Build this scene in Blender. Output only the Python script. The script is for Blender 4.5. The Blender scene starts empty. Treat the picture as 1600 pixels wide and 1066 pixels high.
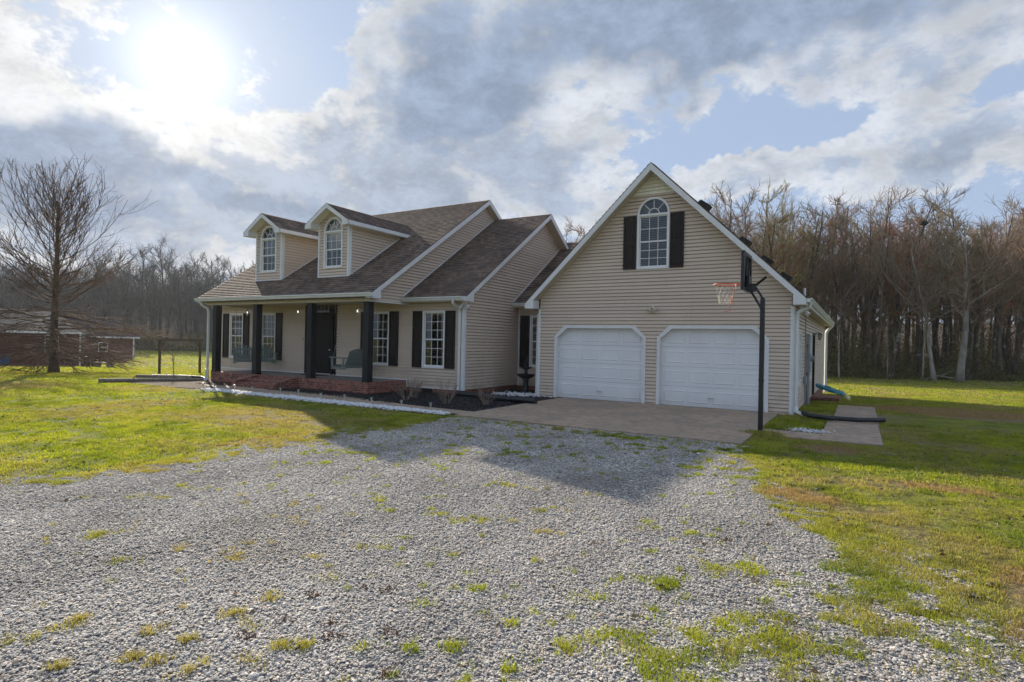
import bpy, math, random
import numpy as np
from mathutils import Vector, Matrix
D2R = math.radians
sc = bpy.context.scene
col = sc.collection

# ------------------------------------------------------------------ camera
YAW, PITCH, ROLL, CAMH = D2R(30.876), D2R(0.144), D2R(1.169), 1.687
F = Vector((-math.sin(YAW)*math.cos(PITCH), math.cos(YAW)*math.cos(PITCH), math.sin(PITCH)))
R0 = Vector((math.cos(YAW), math.sin(YAW), 0)); U0 = R0.cross(F)
R1 = R0*math.cos(ROLL)+U0*math.sin(ROLL); U1 = U0*math.cos(ROLL)-R0*math.sin(ROLL)
cam = bpy.data.cameras.new('camera'); camo = bpy.data.objects.new('camera', cam); col.objects.link(camo)
cam.sensor_width = 36; cam.lens = 905.8/1600*36; cam.clip_end = 3000; cam.clip_start = 0.1
M4 = Matrix((R1, U1, -F)).transposed().to_4x4(); M4.translation = (0, 0, CAMH)
camo.matrix_world = M4
sc.camera = camo
sc.view_settings.view_transform = 'Standard'; sc.view_settings.look = 'None'
sc.view_settings.exposure = 0.62; sc.view_settings.gamma = 1
sc.cycles.max_bounces = 6; sc.cycles.transparent_max_bounces = 24

# ------------------------------------------------------------------ sun
SAZ, SEL = D2R(-60.9), D2R(22.0)      # azimuth measured from +Y towards +X
SUN = Vector((math.sin(SAZ)*math.cos(SEL), math.cos(SAZ)*math.cos(SEL), math.sin(SEL)))
sl = bpy.data.lights.new('sun', 'SUN'); sl.energy = 5.0; sl.angle = D2R(0.6); sl.color = (1.0, 0.90, 0.74)
so = bpy.data.objects.new('sun', sl); col.objects.link(so)
so.rotation_euler = SUN.to_track_quat('Z', 'Y').to_euler(); so.location = (-40, 20, 30)

# ------------------------------------------------------------------ node helper
class N:
    def __init__(s, nt): s.nt = nt
    def n(s, t, **k):
        x = s.nt.nodes.new(t)
        for a, v in k.items(): setattr(x, a, v)
        return x
    def put(s, sock, v):
        if isinstance(v, bpy.types.NodeSocket): s.nt.links.new(v, sock)
        elif v is not None:
            if hasattr(sock.default_value, '__len__') and hasattr(v, '__len__') and len(sock.default_value) == 4 and len(v) == 3: v = (*v, 1)
            sock.default_value = v
    def m(s, op, a, b=None, c=None, clamp=False):
        x = s.n('ShaderNodeMath', operation=op, use_clamp=clamp); s.put(x.inputs[0], a)
        if b is not None: s.put(x.inputs[1], b)
        if c is not None: s.put(x.inputs[2], c)
        return x.outputs[0]
    def v(s, op, a, b=None):
        x = s.n('ShaderNodeVectorMath', operation=op); s.put(x.inputs[0], a)
        if b is not None: s.put(x.inputs[1], b)
        return x.outputs['Value'] if op in ('DOT_PRODUCT', 'LENGTH') else x.outputs[0]
    def mix(s, f, a, b, mode='MIX'):
        x = s.n('ShaderNodeMix', data_type='RGBA', blend_type=mode); s.put(x.inputs[0], f); s.put(x.inputs[6], a); s.put(x.inputs[7], b)
        return x.outputs[2]
    def ramp(s, f, a, b, lo=0.0, hi=1.0, smooth=True):
        x = s.n('ShaderNodeMapRange', interpolation_type='SMOOTHSTEP' if smooth else 'LINEAR'); s.put(x.inputs[0], f)
        for i, q in enumerate((a, b, lo, hi)): s.put(x.inputs[i+1], q)
        return x.outputs[0]
    def noise(s, vec, scale, detail=4, rough=0.55, dist=0.0, color=False):
        x = s.n('ShaderNodeTexNoise'); s.put(x.inputs['Vector'], vec); s.put(x.inputs['Scale'], scale)
        x.inputs['Detail'].default_value = detail; x.inputs['Roughness'].default_value = rough; x.inputs['Distortion'].default_value = dist
        return x.outputs['Color' if color else 'Fac']
    def comb(s, x, y, z):
        c = s.n('ShaderNodeCombineXYZ'); s.put(c.inputs[0], x); s.put(c.inputs[1], y); s.put(c.inputs[2], z); return c.outputs[0]
    def sep(s, v):
        c = s.n('ShaderNodeSeparateXYZ'); s.put(c.inputs[0], v); return c.outputs
    def bump(s, h, dist=0.01, strength=1.0, normal=None):
        x = s.n('ShaderNodeBump'); s.put(x.inputs['Height'], h); x.inputs['Distance'].default_value = dist; x.inputs['Strength'].default_value = strength
        if normal is not None: s.put(x.inputs['Normal'], normal)
        return x.outputs[0]

# ------------------------------------------------------------------ world: Nishita sky with broken cloud
w = bpy.data.worlds.new('World'); sc.world = w; w.use_nodes = True
nt = w.node_tree; nt.nodes.clear(); g = N(nt)
out = g.n('ShaderNodeOutputWorld'); bg = g.n('ShaderNodeBackground'); bg.inputs['Strength'].default_value = 0.1
nt.links.new(bg.outputs[0], out.inputs[0])
sky = g.n('ShaderNodeTexSky', sky_type='NISHITA'); sky.sun_disc = False; sky.sun_elevation = SEL; sky.sun_rotation = SAZ
sky.air_density = 1.0; sky.dust_density = 0.6; sky.ozone_density = 1.5
tc = g.n('ShaderNodeTexCoord'); dirv = tc.outputs['Generated']
dx, dy, dz = g.sep(dirv)
az = g.m('DEGREES', g.m('ARCTAN2', dx, dy)); el = g.m('DEGREES', g.m('ARCSINE', dz))
wob = g.noise(dirv, 7.0, 4, 0.62, 0.0, True)
wx, wy, wz = g.sep(wob)
az2 = g.m('ADD', az, g.m('MULTIPLY', g.m('SUBTRACT', wx, 0.5), 12.0))
el2 = g.m('ADD', el, g.m('MULTIPLY', g.m('SUBTRACT', wy, 0.5), 8.0))
def blobs(lst):
    tot = None
    for a, e, sa, se, rot, amp in lst:
        c, s_ = math.cos(D2R(rot)), math.sin(D2R(rot))
        da = g.m('SUBTRACT', az2, a); de = g.m('SUBTRACT', el2, e)
        p = g.m('DIVIDE', g.m('ADD', g.m('MULTIPLY', da, c), g.m('MULTIPLY', de, s_)), sa)
        q = g.m('DIVIDE', g.m('SUBTRACT', g.m('MULTIPLY', de, c), g.m('MULTIPLY', da, s_)), se)
        r2 = g.m('ADD', g.m('MULTIPLY', p, p), g.m('MULTIPLY', q, q))
        v = g.m('MULTIPLY', g.m('EXPONENT', g.m('MULTIPLY', r2, -1.0)), amp)
        tot = v if tot is None else g.m('ADD', tot, v)
    return tot
stretch = g.v('MULTIPLY', dirv, (1.0, 1.0, 1.7))
n1 = g.noise(stretch, 5.0, 8, 0.62, 0.15)
n2 = g.noise(stretch, 13.0, 9, 0.70, 0.2)
nn = g.m('ADD', g.m('MULTIPLY', g.m('SUBTRACT', n1, 0.5), 1.9), g.m('MULTIPLY', g.m('SUBTRACT', n2, 0.5), 1.3))
# (azimuth, elevation, size az, size el, tilt, amount)
cover = blobs([(-36, 22.5, 9.0, 7.0, 0, 1.3), (-20, 28, 15, 5, 0, .8), (0, 27, 14, 3.5, 0, .7),
               (-30, 17, 13, 2.8, 18, .55), (5, 20.5, 8, 2.6, 24, .55), (-8, 15.4, 10, 1.6, 3, .95), (8, 15.2, 8, 2.2, 14, 1.0),
               (-66, 11, 12, 5, 0, .9), (-57, 15, 8, 4.0, 0, .6), (-49, 17, 6, 4, -20, .55), (-43, 12, 12, 3.0, 0, .6), (-24, 13, 8, 2.5, 0, .5),
               (-71, 18.5, 4.5, 4.5, 0, .5), (-60, 8, 12, 2.5, 0, .55), (-60, 26, 12, 4, 0, .18),
               (-8, 18.6, 6, 1.8, 8, -.6), (-50, 23.5, 4.0, 4.5, 0, -.5), (-16, 16.8, 4, 1.2, 0, -.2), (-66, 21.5, 3, 1.5, 0, -.25)])
core = blobs([(-36.5, 22.5, 7.4, 5.4, -10, 1.35), (-20, 28.5, 14, 4.2, 0, .95), (-2, 28, 14, 3.2, 0, .8), (-69, 13.5, 8, 3.0, 0, 1.1),
              (-66, 9.5, 10, 2.4, 0, .8), (-56, 13.2, 7, 1.7, -12, .9), (-44, 11.6, 8, 1.3, 0, .7), (-17, 22.5, 8, 1.8, 30, .55), (8.5, 17, 5, 1.2, 10, .5), (-24, 18.6, 3, 1.2, 0, .5),
              (-29, 16.2, 12, 2.0, 18, -.5), (-48, 17.5, 5, 3.4, 0, -.6), (-60, 17.2, 4, 1.6, 0, -.5), (5, 20.5, 7, 2.0, 24, -.5), (-60, 7.3, 9, 1.2, 0, -.5), (-4, 15, 9, 1.2, 0, -.3)])
dens = g.m('ADD', g.m('MULTIPLY', nn, 0.85), g.m('SUBTRACT', cover, 0.13))
alpha = g.ramp(dens, 0.0, 0.22)
coref = g.ramp(g.m('ADD', g.m('MULTIPLY', nn, 0.95), core), 0.10, 0.78)
coref = g.m('MAXIMUM', coref, g.m('MULTIPLY', g.ramp(g.m('ADD', dens, g.m('MULTIPLY', nn, .8)), .32, .85), .78))
sdot = g.v('DOT_PRODUCT', dirv, tuple(SUN))
ang = g.m('DEGREES', g.m('ARCCOSINE', g.m('MINIMUM', sdot, 0.99999)))
def gl(sig, amp): return g.m('MULTIPLY', g.m('EXPONENT', g.m('MULTIPLY', g.m('POWER', g.m('DIVIDE', ang, sig), 2.0), -1.0)), amp)
near = gl(18.0, 1.0)
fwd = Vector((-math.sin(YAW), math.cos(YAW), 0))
back = g.ramp(g.v('DOT_PRODUCT', dirv, tuple(-fwd)), -0.35, 0.75)  # unseen sky behind the camera, brightened to fill the shaded house front
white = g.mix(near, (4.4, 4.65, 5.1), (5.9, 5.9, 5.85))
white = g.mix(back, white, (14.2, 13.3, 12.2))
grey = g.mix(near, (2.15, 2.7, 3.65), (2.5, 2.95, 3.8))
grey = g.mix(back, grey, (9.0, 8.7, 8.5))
skyc = g.mix(1.0, sky.outputs[0], (0.80, 0.86, 0.95), 'MULTIPLY')
skyc = g.mix(0.85, g.v('MINIMUM', skyc, (9.0, 9.0, 9.0)), (2.85, 3.55, 4.8))
mot = g.ramp(n2, 0.32, 0.68, 0.80, 1.14)
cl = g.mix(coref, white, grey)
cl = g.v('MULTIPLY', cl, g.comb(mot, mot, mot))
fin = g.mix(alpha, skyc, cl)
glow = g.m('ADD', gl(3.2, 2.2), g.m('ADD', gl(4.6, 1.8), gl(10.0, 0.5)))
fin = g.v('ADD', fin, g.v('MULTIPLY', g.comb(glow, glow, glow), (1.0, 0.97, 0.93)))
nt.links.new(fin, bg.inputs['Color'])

# ------------------------------------------------------------------ materials
MATS = {}
def mat(name):
    m = bpy.data.materials.new(name); m.use_nodes = True; m.node_tree.nodes.clear(); MATS[name] = m
    g = N(m.node_tree); o = g.n('ShaderNodeOutputMaterial'); p = g.n('ShaderNodeBsdfPrincipled'); m.node_tree.links.new(p.outputs[0], o.inputs[0])
    tcn = g.n('ShaderNodeTexCoord'); geo = g.n('ShaderNodeNewGeometry')
    return m, g, p, geo.outputs['Position'], geo, o
def simple(name, c, rough=0.6, var=0.08, scale=8.0, metal=0.0, bump=0.0, bscale=60.0, spec=0.5):
    m, g, p, pos, geo, o = mat(name)
    n = g.noise(pos, scale, 5)
    f = g.ramp(n, 0.3, 0.7, 1-var, 1+var)
    c4 = g.v('MULTIPLY', (c[0], c[1], c[2]), g.comb(f, f, f))
    g.put(p.inputs['Base Color'], c4); p.inputs['Roughness'].default_value = rough; p.inputs['Metallic'].default_value = metal
    p.inputs['Specular IOR Level'].default_value = spec
    if bump: g.put(p.inputs['Normal'], g.bump(g.noise(pos, bscale, 4), bump))
    return m
simple('white_trim', (0.72, 0.72, 0.71), 0.45, 0.05, 3)
simple('gutter_white', (0.68, 0.68, 0.66), 0.35, 0.06, 2)
simple('window_white', (0.78, 0.78, 0.76), 0.4, 0.03)
simple('soffit', (0.52, 0.46, 0.35), 0.6, 0.05)
simple('shutter_dark', (0.019, 0.014, 0.012), 0.5, 0.15, 5, 0, 0.002, 120, spec=0.22)
simple('post_dark', (0.013, 0.015, 0.017), 0.45, 0.15, 6, 0, 0.002, 80, spec=0.22)
simple('door_dark', (0.009, 0.008, 0.008), 0.5, 0.1, spec=0.2)
simple('black_metal', (0.010, 0.010, 0.011), 0.35, 0.15, 10)
simple('black_plastic', (0.012, 0.013, 0.016), 0.4, 0.2, 14)
simple('fountain_iron', (0.014, 0.018, 0.020), 0.45, 0.3, 14, 0, 0.004, 60)
simple('swing_paint', (0.16, 0.20, 0.185), 0.6, 0.18, 20, 0, 0.002, 120)
simple('chain', (0.35, 0.34, 0.32), 0.5, 0.1)
simple('rim_orange', (0.75, 0.10, 0.03), 0.45, 0.1)
simple('net_string', (0.62, 0.58, 0.48), 0.8, 0.1)
simple('net_red', (0.55, 0.10, 0.08), 0.8, 0.1)
simple('galvanised', (0.30, 0.31, 0.32), 0.4, 0.15, 6, 0.5)
simple('meter_grey', (0.27, 0.28, 0.29), 0.5, 0.1, 6)
simple('fixture_cream', (0.60, 0.54, 0.42), 0.5, 0.05)
simple('silver', (0.55, 0.55, 0.53), 0.35, 0.1, 10, 0.6)
simple('hose_teal', (0.015, 0.20, 0.28), 0.4, 0.15, 20)
simple('rope_light', (0.5, 0.48, 0.42), 0.8, 0.1)
simple('old_wood', (0.05, 0.038, 0.027), 0.85, 0.3, 12, 0, 0.004, 60)
simple('timber_grey', (0.20, 0.17, 0.14), 0.9, 0.3, 12, 0, 0.006, 40)
simple('blinds', (0.42, 0.41, 0.38), 0.7, 0.1, 3)
simple('curtain', (0.62, 0.62, 0.60), 0.9, 0.08, 10)
simple('interior', (0.05, 0.045, 0.04), 0.9, 0.2, 1)
simple('cream_panel', (0.86, 0.82, 0.67), 0.55, 0.05)
simple('ball_yellow', (0.65, 0.60, 0.30), 0.7, 0.2, 20)
simple('blue_paint', (0.03, 0.10, 0.25), 0.4, 0.2)
simple('dark_vent', (0.015, 0.012, 0.011), 0.6, 0.2)
simple('flagstone', (0.42, 0.33, 0.22), 0.8, 0.2, 12, 0, 0.01, 30)
simple('white_stone', (0.64, 0.64, 0.65), 0.6, 0.2, 30)
simple('nest', (0.02, 0.016, 0.012), 0.95, 0.3)
simple('mat_brown', (0.03, 0.022, 0.018), 0.95, 0.3, 40)
def emit(name, c, s):
    m, g, p, pos, geo, o = mat(name); p.inputs['Emission Color'].default_value = (*c, 1); p.inputs['Emission Strength'].default_value = s
    p.inputs['Base Color'].default_value = (*c, 1)
emit('bulb', (1.0, 0.93, 0.78), 1.8)
# siding
m, g, p, pos, geo, o = mat('siding')
x, y, z = g.sep(pos)
st = g.noise(g.comb(g.m('MULTIPLY', x, .6), g.m('MULTIPLY', y, .6), g.m('MULTIPLY', z, 9.0)), 1.2, 3)
big = g.noise(pos, 0.5, 4)
c = g.mix(st, (0.600, 0.490, 0.385), (0.670, 0.560, 0.450)); c = g.mix(g.ramp(big, .3, .7, 0, .35), c, (0.56, 0.44, 0.35))
bk_ = g.n('ShaderNodeTexBrick'); g.put(bk_.inputs['Vector'], g.comb(g.m('ADD', x, y), g.m('ADD', z, .04), 0)); g.put(bk_.inputs['Scale'], 1.0); bk_.inputs['Brick Width'].default_value = 3.3; bk_.inputs['Row Height'].default_value = .2032; bk_.inputs['Mortar Size'].default_value = .0025; bk_.offset = .37; bk_.offset_frequency = 3
g.put(bk_.inputs['Color1'], (.95, .95, .95)); g.put(bk_.inputs['Color2'], (1.04, 1.035, 1.03)); g.put(bk_.inputs['Mortar'], (.78, .77, .75)); c = g.mix(1.0, c, bk_.outputs[0], 'MULTIPLY')
stn = g.ramp(g.noise(g.comb(g.m('MULTIPLY', g.m('ADD', x, y), 2.2), 0, g.m('MULTIPLY', z, .35)), 1.6, 4), .55, .8, 0, .25); c = g.mix(stn, c, (.36, .29, .22))
dirt = g.m('MULTIPLY', g.ramp(z, 0.9, 0.1), g.ramp(g.noise(pos, 3.0, 5), .35, .75, 0, .5))
c = g.mix(dirt, c, (0.30, 0.22, 0.16))
g.put(p.inputs['Base Color'], c); p.inputs['Roughness'].default_value = 0.5
g.put(p.inputs['Normal'], g.bump(g.noise(g.comb(g.m('MULTIPLY', x, 1.5), g.m('MULTIPLY', y, 1.5), g.m('MULTIPLY', z, 40.)), 3, 3), 0.0015))
# bricks: wall coordinates follow whichever way the face looks
def brickmat(name, c1, c2, mortar, bw=0.205, bh=0.068):
    m, g, p, pos, geo, o = mat(name)
    x, y, z = g.sep(pos); nx, ny, nz = g.sep(geo.outputs['Normal'])
    u = g.m('ADD', x, y)
    hz = g.m('GREATER_THAN', g.m('ABSOLUTE', nz), 0.7)
    vv = g.m('ADD', g.m('MULTIPLY', z, g.m('SUBTRACT', 1.0, hz)), g.m('MULTIPLY', y, hz))
    b = g.n('ShaderNodeTexBrick'); g.put(b.inputs['Vector'], g.comb(u, vv, 0)); g.put(b.inputs['Scale'], 1.0)
    b.inputs['Brick Width'].default_value = bw; b.inputs['Row Height'].default_value = bh; b.inputs['Mortar Size'].default_value = 0.006
    b.inputs['Mortar Smooth'].default_value = 0.3; b.inputs['Bias'].default_value = -0.1
    g.put(b.inputs['Color1'], c1); g.put(b.inputs['Color2'], c2); g.put(b.inputs['Mortar'], mortar)
    n = g.ramp(g.noise(pos, 9, 5), .3, .7, .65, 1.3)
    g.put(p.inputs['Base Color'], g.v('MULTIPLY', b.outputs[0], g.comb(n, n, n))); p.inputs['Roughness'].default_value = 0.85
    h = g.m('ADD', g.m('MULTIPLY', g.m('SUBTRACT', 1.0, b.outputs[1]), 1.0), g.m('MULTIPLY', g.noise(pos, 50, 3), .4))
    g.put(p.inputs['Normal'], g.bump(h, 0.006))
brickmat('brick', (0.30, 0.095, 0.058), (0.125, 0.045, 0.034), (0.30, 0.25, 0.21))
brickmat('brick_cap', (0.33, 0.11, 0.07), (0.17, 0.06, 0.045), (0.32, 0.27, 0.23), 0.072, 0.25)
brickmat('brick_tan', (0.26, 0.10, 0.055), (0.15, 0.06, 0.035), (0.22, 0.18, 0.14))
brickmat('brick_far', (0.155, 0.048, 0.040), (0.11, 0.038, 0.033), (0.16, 0.10, 0.09), 0.22, 0.08)
# shingles (axis = which world axis runs along the eave)
def shingle(name, axis, a=(0.215, 0.152, 0.115), b_=(0.095, 0.067, 0.054)):
    m, g, p, pos, geo, o = mat(name)
    x, y, z = g.sep(pos); u, v = (x, y) if axis == 'x' else (y, x)
    b = g.n('ShaderNodeTexBrick'); g.put(b.inputs['Vector'], g.comb(u, g.m('MULTIPLY', z, 1.0), 0)); g.put(b.inputs['Scale'], 1.0)
    b.inputs['Brick Width'].default_value = 0.17; b.inputs['Row Height'].default_value = 0.078 if axis == 'x' else 0.098
    b.inputs['Mortar Size'].default_value = 0.003; b.inputs['Bias'].default_value = 0.0
    g.put(b.inputs['Color1'], a); g.put(b.inputs['Color2'], b_); g.put(b.inputs['Mortar'], (0.03, 0.023, 0.02))
    n = g.ramp(g.noise(pos, 1.2, 5), .3, .7, .82, 1.2); gr = g.ramp(g.noise(pos, 90, 2), .3, .7, .75, 1.25)
    c = g.v('MULTIPLY', b.outputs[0], g.comb(n, n, n)); c = g.v('MULTIPLY', c, g.comb(gr, gr, gr))
    g.put(p.inputs['Base Color'], c); p.inputs['Roughness'].default_value = 0.85
    g.put(p.inputs['Normal'], g.bump(g.noise(pos, 120, 3), 0.004))
shingle('shingle_x', 'x'); shingle('shingle_y', 'y')
shingle('shingle_far', 'x', (0.045, 0.042, 0.046), (0.028, 0.026, 0.030))
# concrete
m, g, p, pos, geo, o = mat('concrete')
n = g.noise(pos, 0.9, 6, .6, .4); n2_ = g.noise(pos, 5, 6, .6); n3 = g.noise(pos, 60, 3)
c = g.mix(g.ramp(n, .35, .65), (0.42, 0.300, 0.205), (0.31, 0.235, 0.17)); c = g.mix(g.ramp(n2_, .45, .65, 0, .65), c, (0.20, 0.155, 0.12))
c = g.mix(g.ramp(g.noise(g.v('MULTIPLY', pos, (1.5, 4, 1)), 2.3, 5), .62, .75, 0, .5), c, (0.36, 0.31, 0.26))
sp = g.m('MULTIPLY', g.ramp(n3, .3, .7, .85, 1.15), 1.0)
g.put(p.inputs['Base Color'], g.v('MULTIPLY', c, g.comb(sp, sp, sp))); p.inputs['Roughness'].default_value = .85; g.put(p.inputs['Normal'], g.bump(n3, .003))
simple('porch_floor', (0.23, 0.215, 0.195), 0.7, 0.1, 3, 0, .002, 60)
# glass
m, g, p, pos, geo, o = mat('glass')
m.node_tree.nodes.remove(p)
tr = g.n('ShaderNodeBsdfTransparent'); tr.inputs[0].default_value = (.62, .66, .68, 1); gs = g.n('ShaderNodeBsdfGlossy'); gs.inputs['Roughness'].default_value = 0.03
gs.inputs[0].default_value = (.9, .93, .95, 1)
fr = g.n('ShaderNodeFresnel'); fr.inputs[0].default_value = 1.6
g.put(fr.inputs['Normal'], g.bump(g.noise(pos, 1.6, 2), .02))
mx = g.n('ShaderNodeMixShader'); g.put(mx.inputs[0], g.m('ADD', g.m('MULTIPLY', fr.outputs[0], 1.0), .03)); m.node_tree.links.new(tr.outputs[0], mx.inputs[1]); m.node_tree.links.new(gs.outputs[0], mx.inputs[2])
m.node_tree.links.new(mx.outputs[0], o.inputs[0])
simple('backboard_clear', (0.30, 0.33, 0.36), 0.15, 0.05)
# garage door
m, g, p, pos, geo, o = mat('garage_door')
x, y, z = g.sep(pos)
n = g.noise(g.v('MULTIPLY', pos, (3, 3, 30)), 4, 4); 
c = g.mix(g.ramp(g.noise(pos, 1.1, 4), .3, .7), (0.74, 0.74, 0.75), (0.80, 0.80, 0.80)); c = g.mix(g.m('MULTIPLY', g.ramp(z, .5, 0), .25), c, (.45, .40, .34))
g.put(p.inputs['Base Color'], c); p.inputs['Roughness'].default_value = .45; g.put(p.inputs['Normal'], g.bump(n, .0012))
# ground tones shared by lawn sheet and grass blades
def lawn_color(g, pos):
    flat = g.v('MULTIPLY', pos, (1, 1, 0))
    a = g.noise(flat, 0.22, 5, .6); b = g.noise(flat, 1.1, 6, .65, .3); c_ = g.noise(flat, 5.0, 4, .6); d = g.noise(flat, 0.55, 5, .6)
    c = g.mix(g.ramp(b, .35, .65), (0.150, 0.195, 0.018), (0.310, 0.330, 0.030))
    c = g.mix(g.ramp(c_, .50, .72, 0, .75), c, (0.34, 0.31, 0.10)); e_ = g.noise(flat, 2.4, 5, .65); c = g.mix(g.ramp(e_, .54, .70, 0, .6), c, (0.30, 0.23, 0.12))
    dryf = g.m('ADD', g.m('MULTIPLY', a, .7), g.m('MULTIPLY', d, .5))
    c = g.mix(g.ramp(dryf, .55, .72, 0, .85), c, (0.30, 0.235, 0.125)); dk_ = g.ramp(g.noise(flat, 3.4, 4, .7), .5, .68, 1, .55); c = g.v('MULTIPLY', c, g.comb(dk_, dk_, dk_))
    x, y, z = g.sep(pos)
    for (cx, cy, rx, ry, am) in ((-.55, 7.4, .6, .5, .9), (.9, 8.9, .9, .35, .8), (1.15, 5.5, .35, .8, .8), (.95, 4.5, .3, .6, .7), (2.9, 21, 2.6, 2.2, 1.7), (-.4, 11.2, .8, .7, .75), (-8.5, 6.2, .35, 2.2, .6), (-8.6, 9, .7, .5, .5), (-33, 10.5, 8, 2, .5), (3, 14, 2, 1.5, .4)):
        r = g.m('ADD', g.m('POWER', g.m('DIVIDE', g.m('SUBTRACT', x, cx), rx), 2.0), g.m('POWER', g.m('DIVIDE', g.m('SUBTRACT', y, cy), ry), 2.0))
        f = g.m('MULTIPLY', g.m('EXPONENT', g.m('MULTIPLY', r, -1.0)), am)
        f = g.ramp(g.m('MULTIPLY', f, g.m('ADD', .4, c_)), .25, .7)
        c = g.mix(f, c, (0.30, 0.205, 0.125))
    return c
m, g, p, pos, geo, o = mat('lawn')
c = lawn_color(g, pos); fine = g.noise(pos, 22, 5, .7)
c = g.mix(g.ramp(fine, .35, .6, .55, 0), c, (0.10, 0.075, 0.035))
g.put(p.inputs['Base Color'], c); p.inputs['Roughness'].default_value = .95; p.inputs['Specular IOR Level'].default_value = .1
g.put(p.inputs['Normal'], g.bump(g.m('ADD', fine, g.m('MULTIPLY', g.noise(pos, 4, 5, .7), 2.0)), .06))
m, g, p, pos, geo, o = mat('grass_blade')
c = lawn_color(g, pos)
rnd = g.n('ShaderNodeAttribute', attribute_name='rnd').outputs['Fac']
f = g.ramp(rnd, 0, 1, .72, 1.4, False); c = g.v('MULTIPLY', c, g.comb(f, f, f)); c = g.mix(g.ramp(rnd, .86, .9), c, (0.30, .24, .12))
g.put(p.inputs['Base Color'], c); p.inputs['Roughness'].default_value = .6; p.inputs['Specular IOR Level'].default_value = .25
tl = g.n('ShaderNodeBsdfTranslucent'); g.put(tl.inputs[0], g.v('MULTIPLY', c, (1.7, 1.7, .8))); ms = g.n('ShaderNodeMixShader'); ms.inputs[0].default_value = .45
m.node_tree.links.new(p.outputs[0], ms.inputs[1]); m.node_tree.links.new(tl.outputs[0], ms.inputs[2]); m.node_tree.links.new(ms.outputs[0], o.inputs[0])
# gravel
def gravel_tone(g, v):
    r = g.n('ShaderNodeValToRGB'); g.put(r.inputs[0], v); e = r.color_ramp.elements
    e[0].position = 0; e[0].color = (.29, .28, .27, 1); e[1].position = 1; e[1].color = (.74, .71, .67, 1)
    for q, cc in ((.35, (.41, .40, .39, 1)), (.6, (.52, .505, .485, 1)), (.86, (.57, .54, .50, 1)), (.93, (.36, .26, .18, 1)), (.95, (.50, .49, .48, 1))):
        k = r.color_ramp.elements.new(q); k.color = cc
    return r.outputs[0]
m, g, p, pos, geo, o = mat('gravel_bed')
vo = g.n('ShaderNodeTexVoronoi'); g.put(vo.inputs['Vector'], pos); vo.inputs['Scale'].default_value = 62; vo.inputs['Randomness'].default_value = 1
vx, vy, vz = g.sep(vo.outputs['Color'])
c = gravel_tone(g, vx); dk = g.ramp(vo.outputs['Distance'], .3, .8, 1.0, .5)
big = g.ramp(g.noise(pos, .8, 5), .3, .7, .8, 1.1)
k = g.m('MULTIPLY', dk, big); c = g.v('MULTIPLY', c, g.comb(k, k, k))
c = g.mix(g.ramp(g.noise(pos, .55, 5, .6), .52, .7, 0, .35), c, (.24, .185, .13))
g.put(p.inputs['Base Color'], c); p.inputs['Roughness'].default_value = .9
g.put(p.inputs['Normal'], g.bump(g.m('SUBTRACT', 1.0, vo.outputs['Distance']), .03))
m, g, p, pos, geo, o = mat('gravel_stone')
rnd = g.n('ShaderNodeObjectInfo').outputs['Random']
c = gravel_tone(g, rnd); big = g.m('MULTIPLY', g.ramp(g.noise(pos, .8, 5), .3, .7, .80, 1.12), g.ramp(g.noise(g.v('MULTIPLY', pos, (1.6, .28, 1)), .9, 3), .35, .65, .84, 1.08)); sp = g.m('MULTIPLY', big, g.ramp(g.noise(pos, 70, 4), .25, .75, .8, 1.2))
c = g.v('MULTIPLY', c, g.comb(g.m('MULTIPLY', sp, 1.10), g.m('MULTIPLY', sp, 1.03), g.m('MULTIPLY', sp, .95))); c = g.mix(g.ramp(g.noise(pos, .55, 5, .6), .52, .7, 0, .3), c, (.30, .24, .18))
g.put(p.inputs['Base Color'], c); p.inputs['Roughness'].default_value = .8; g.put(p.inputs['Normal'], g.bump(g.noise(pos, 120, 3), .002))
m, g, p, pos, geo, o = mat('mulch')
n = g.noise(pos, 35, 5, .7); xx, yy, zz = g.sep(pos)
c = g.mix(g.ramp(n, .3, .7), (.008, .008, .009), (.038, .034, .034)); c2_ = g.mix(g.ramp(n, .3, .7), (.03, .018, .010), (.16, .10, .06))
c = g.mix(g.ramp(xx, -17.5, -19.5), c, c2_); c = g.mix(g.ramp(g.noise(pos, 18, 3), .70, .75), c, (.16, .13, .10))
g.put(p.inputs['Base Color'], c); p.inputs['Roughness'].default_value = .95; g.put(p.inputs['Normal'], g.bump(n, .05))
# bark
def bark(name, a, b_, sc_=6.0, var=0.35, lichen=0.0, patchy=(.45, .43, .38)):
    m, g, p, pos, geo, o = mat(name)
    rnd = g.n('ShaderNodeObjectInfo').outputs['Random']
    n = g.noise(g.v('MULTIPLY', pos, (1, 1, .3)), sc_, 5, .65)
    c = g.mix(g.ramp(n, .3, .7), a, b_); f = g.ramp(rnd, 0, 1, 1-var, 1+var, False); c = g.v('MULTIPLY', c, g.comb(f, f, f))
    if lichen: c = g.mix(g.ramp(g.noise(pos, 1.1, 4, .6), .58, .66, 0, lichen), c, patchy)
    g.put(p.inputs['Base Color'], c); p.inputs['Roughness'].default_value = .9; p.inputs['Specular IOR Level'].default_value = .15
bark('bark_forest', (.055, .043, .032), (.145, .118, .09), 5, .45, .5)
bark('bark_pale', (.17, .15, .125), (.34, .31, .27), 3, .1, .3)
bark('twig_brown', (.18, .118, .073), (.34, .235, .15), 2, .35)
bark('twig_grey', (.16, .125, .09), (.31, .245, .175), 2, .3)
bark('twig_rust', (.24, .11, .06), (.34, .17, .10), 2, .2)
bark('twig_olive', (.17, .15, .065), (.27, .23, .11), 2, .25)
bark('twig_backlit', (.060, .056, .058), (.105, .098, .10), 2, .25)  # backlit shade of the left wood put into darker twig and bark colours
bark('bark_backlit', (.035, .032, .032), (.075, .07, .07), 2, .25)
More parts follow.
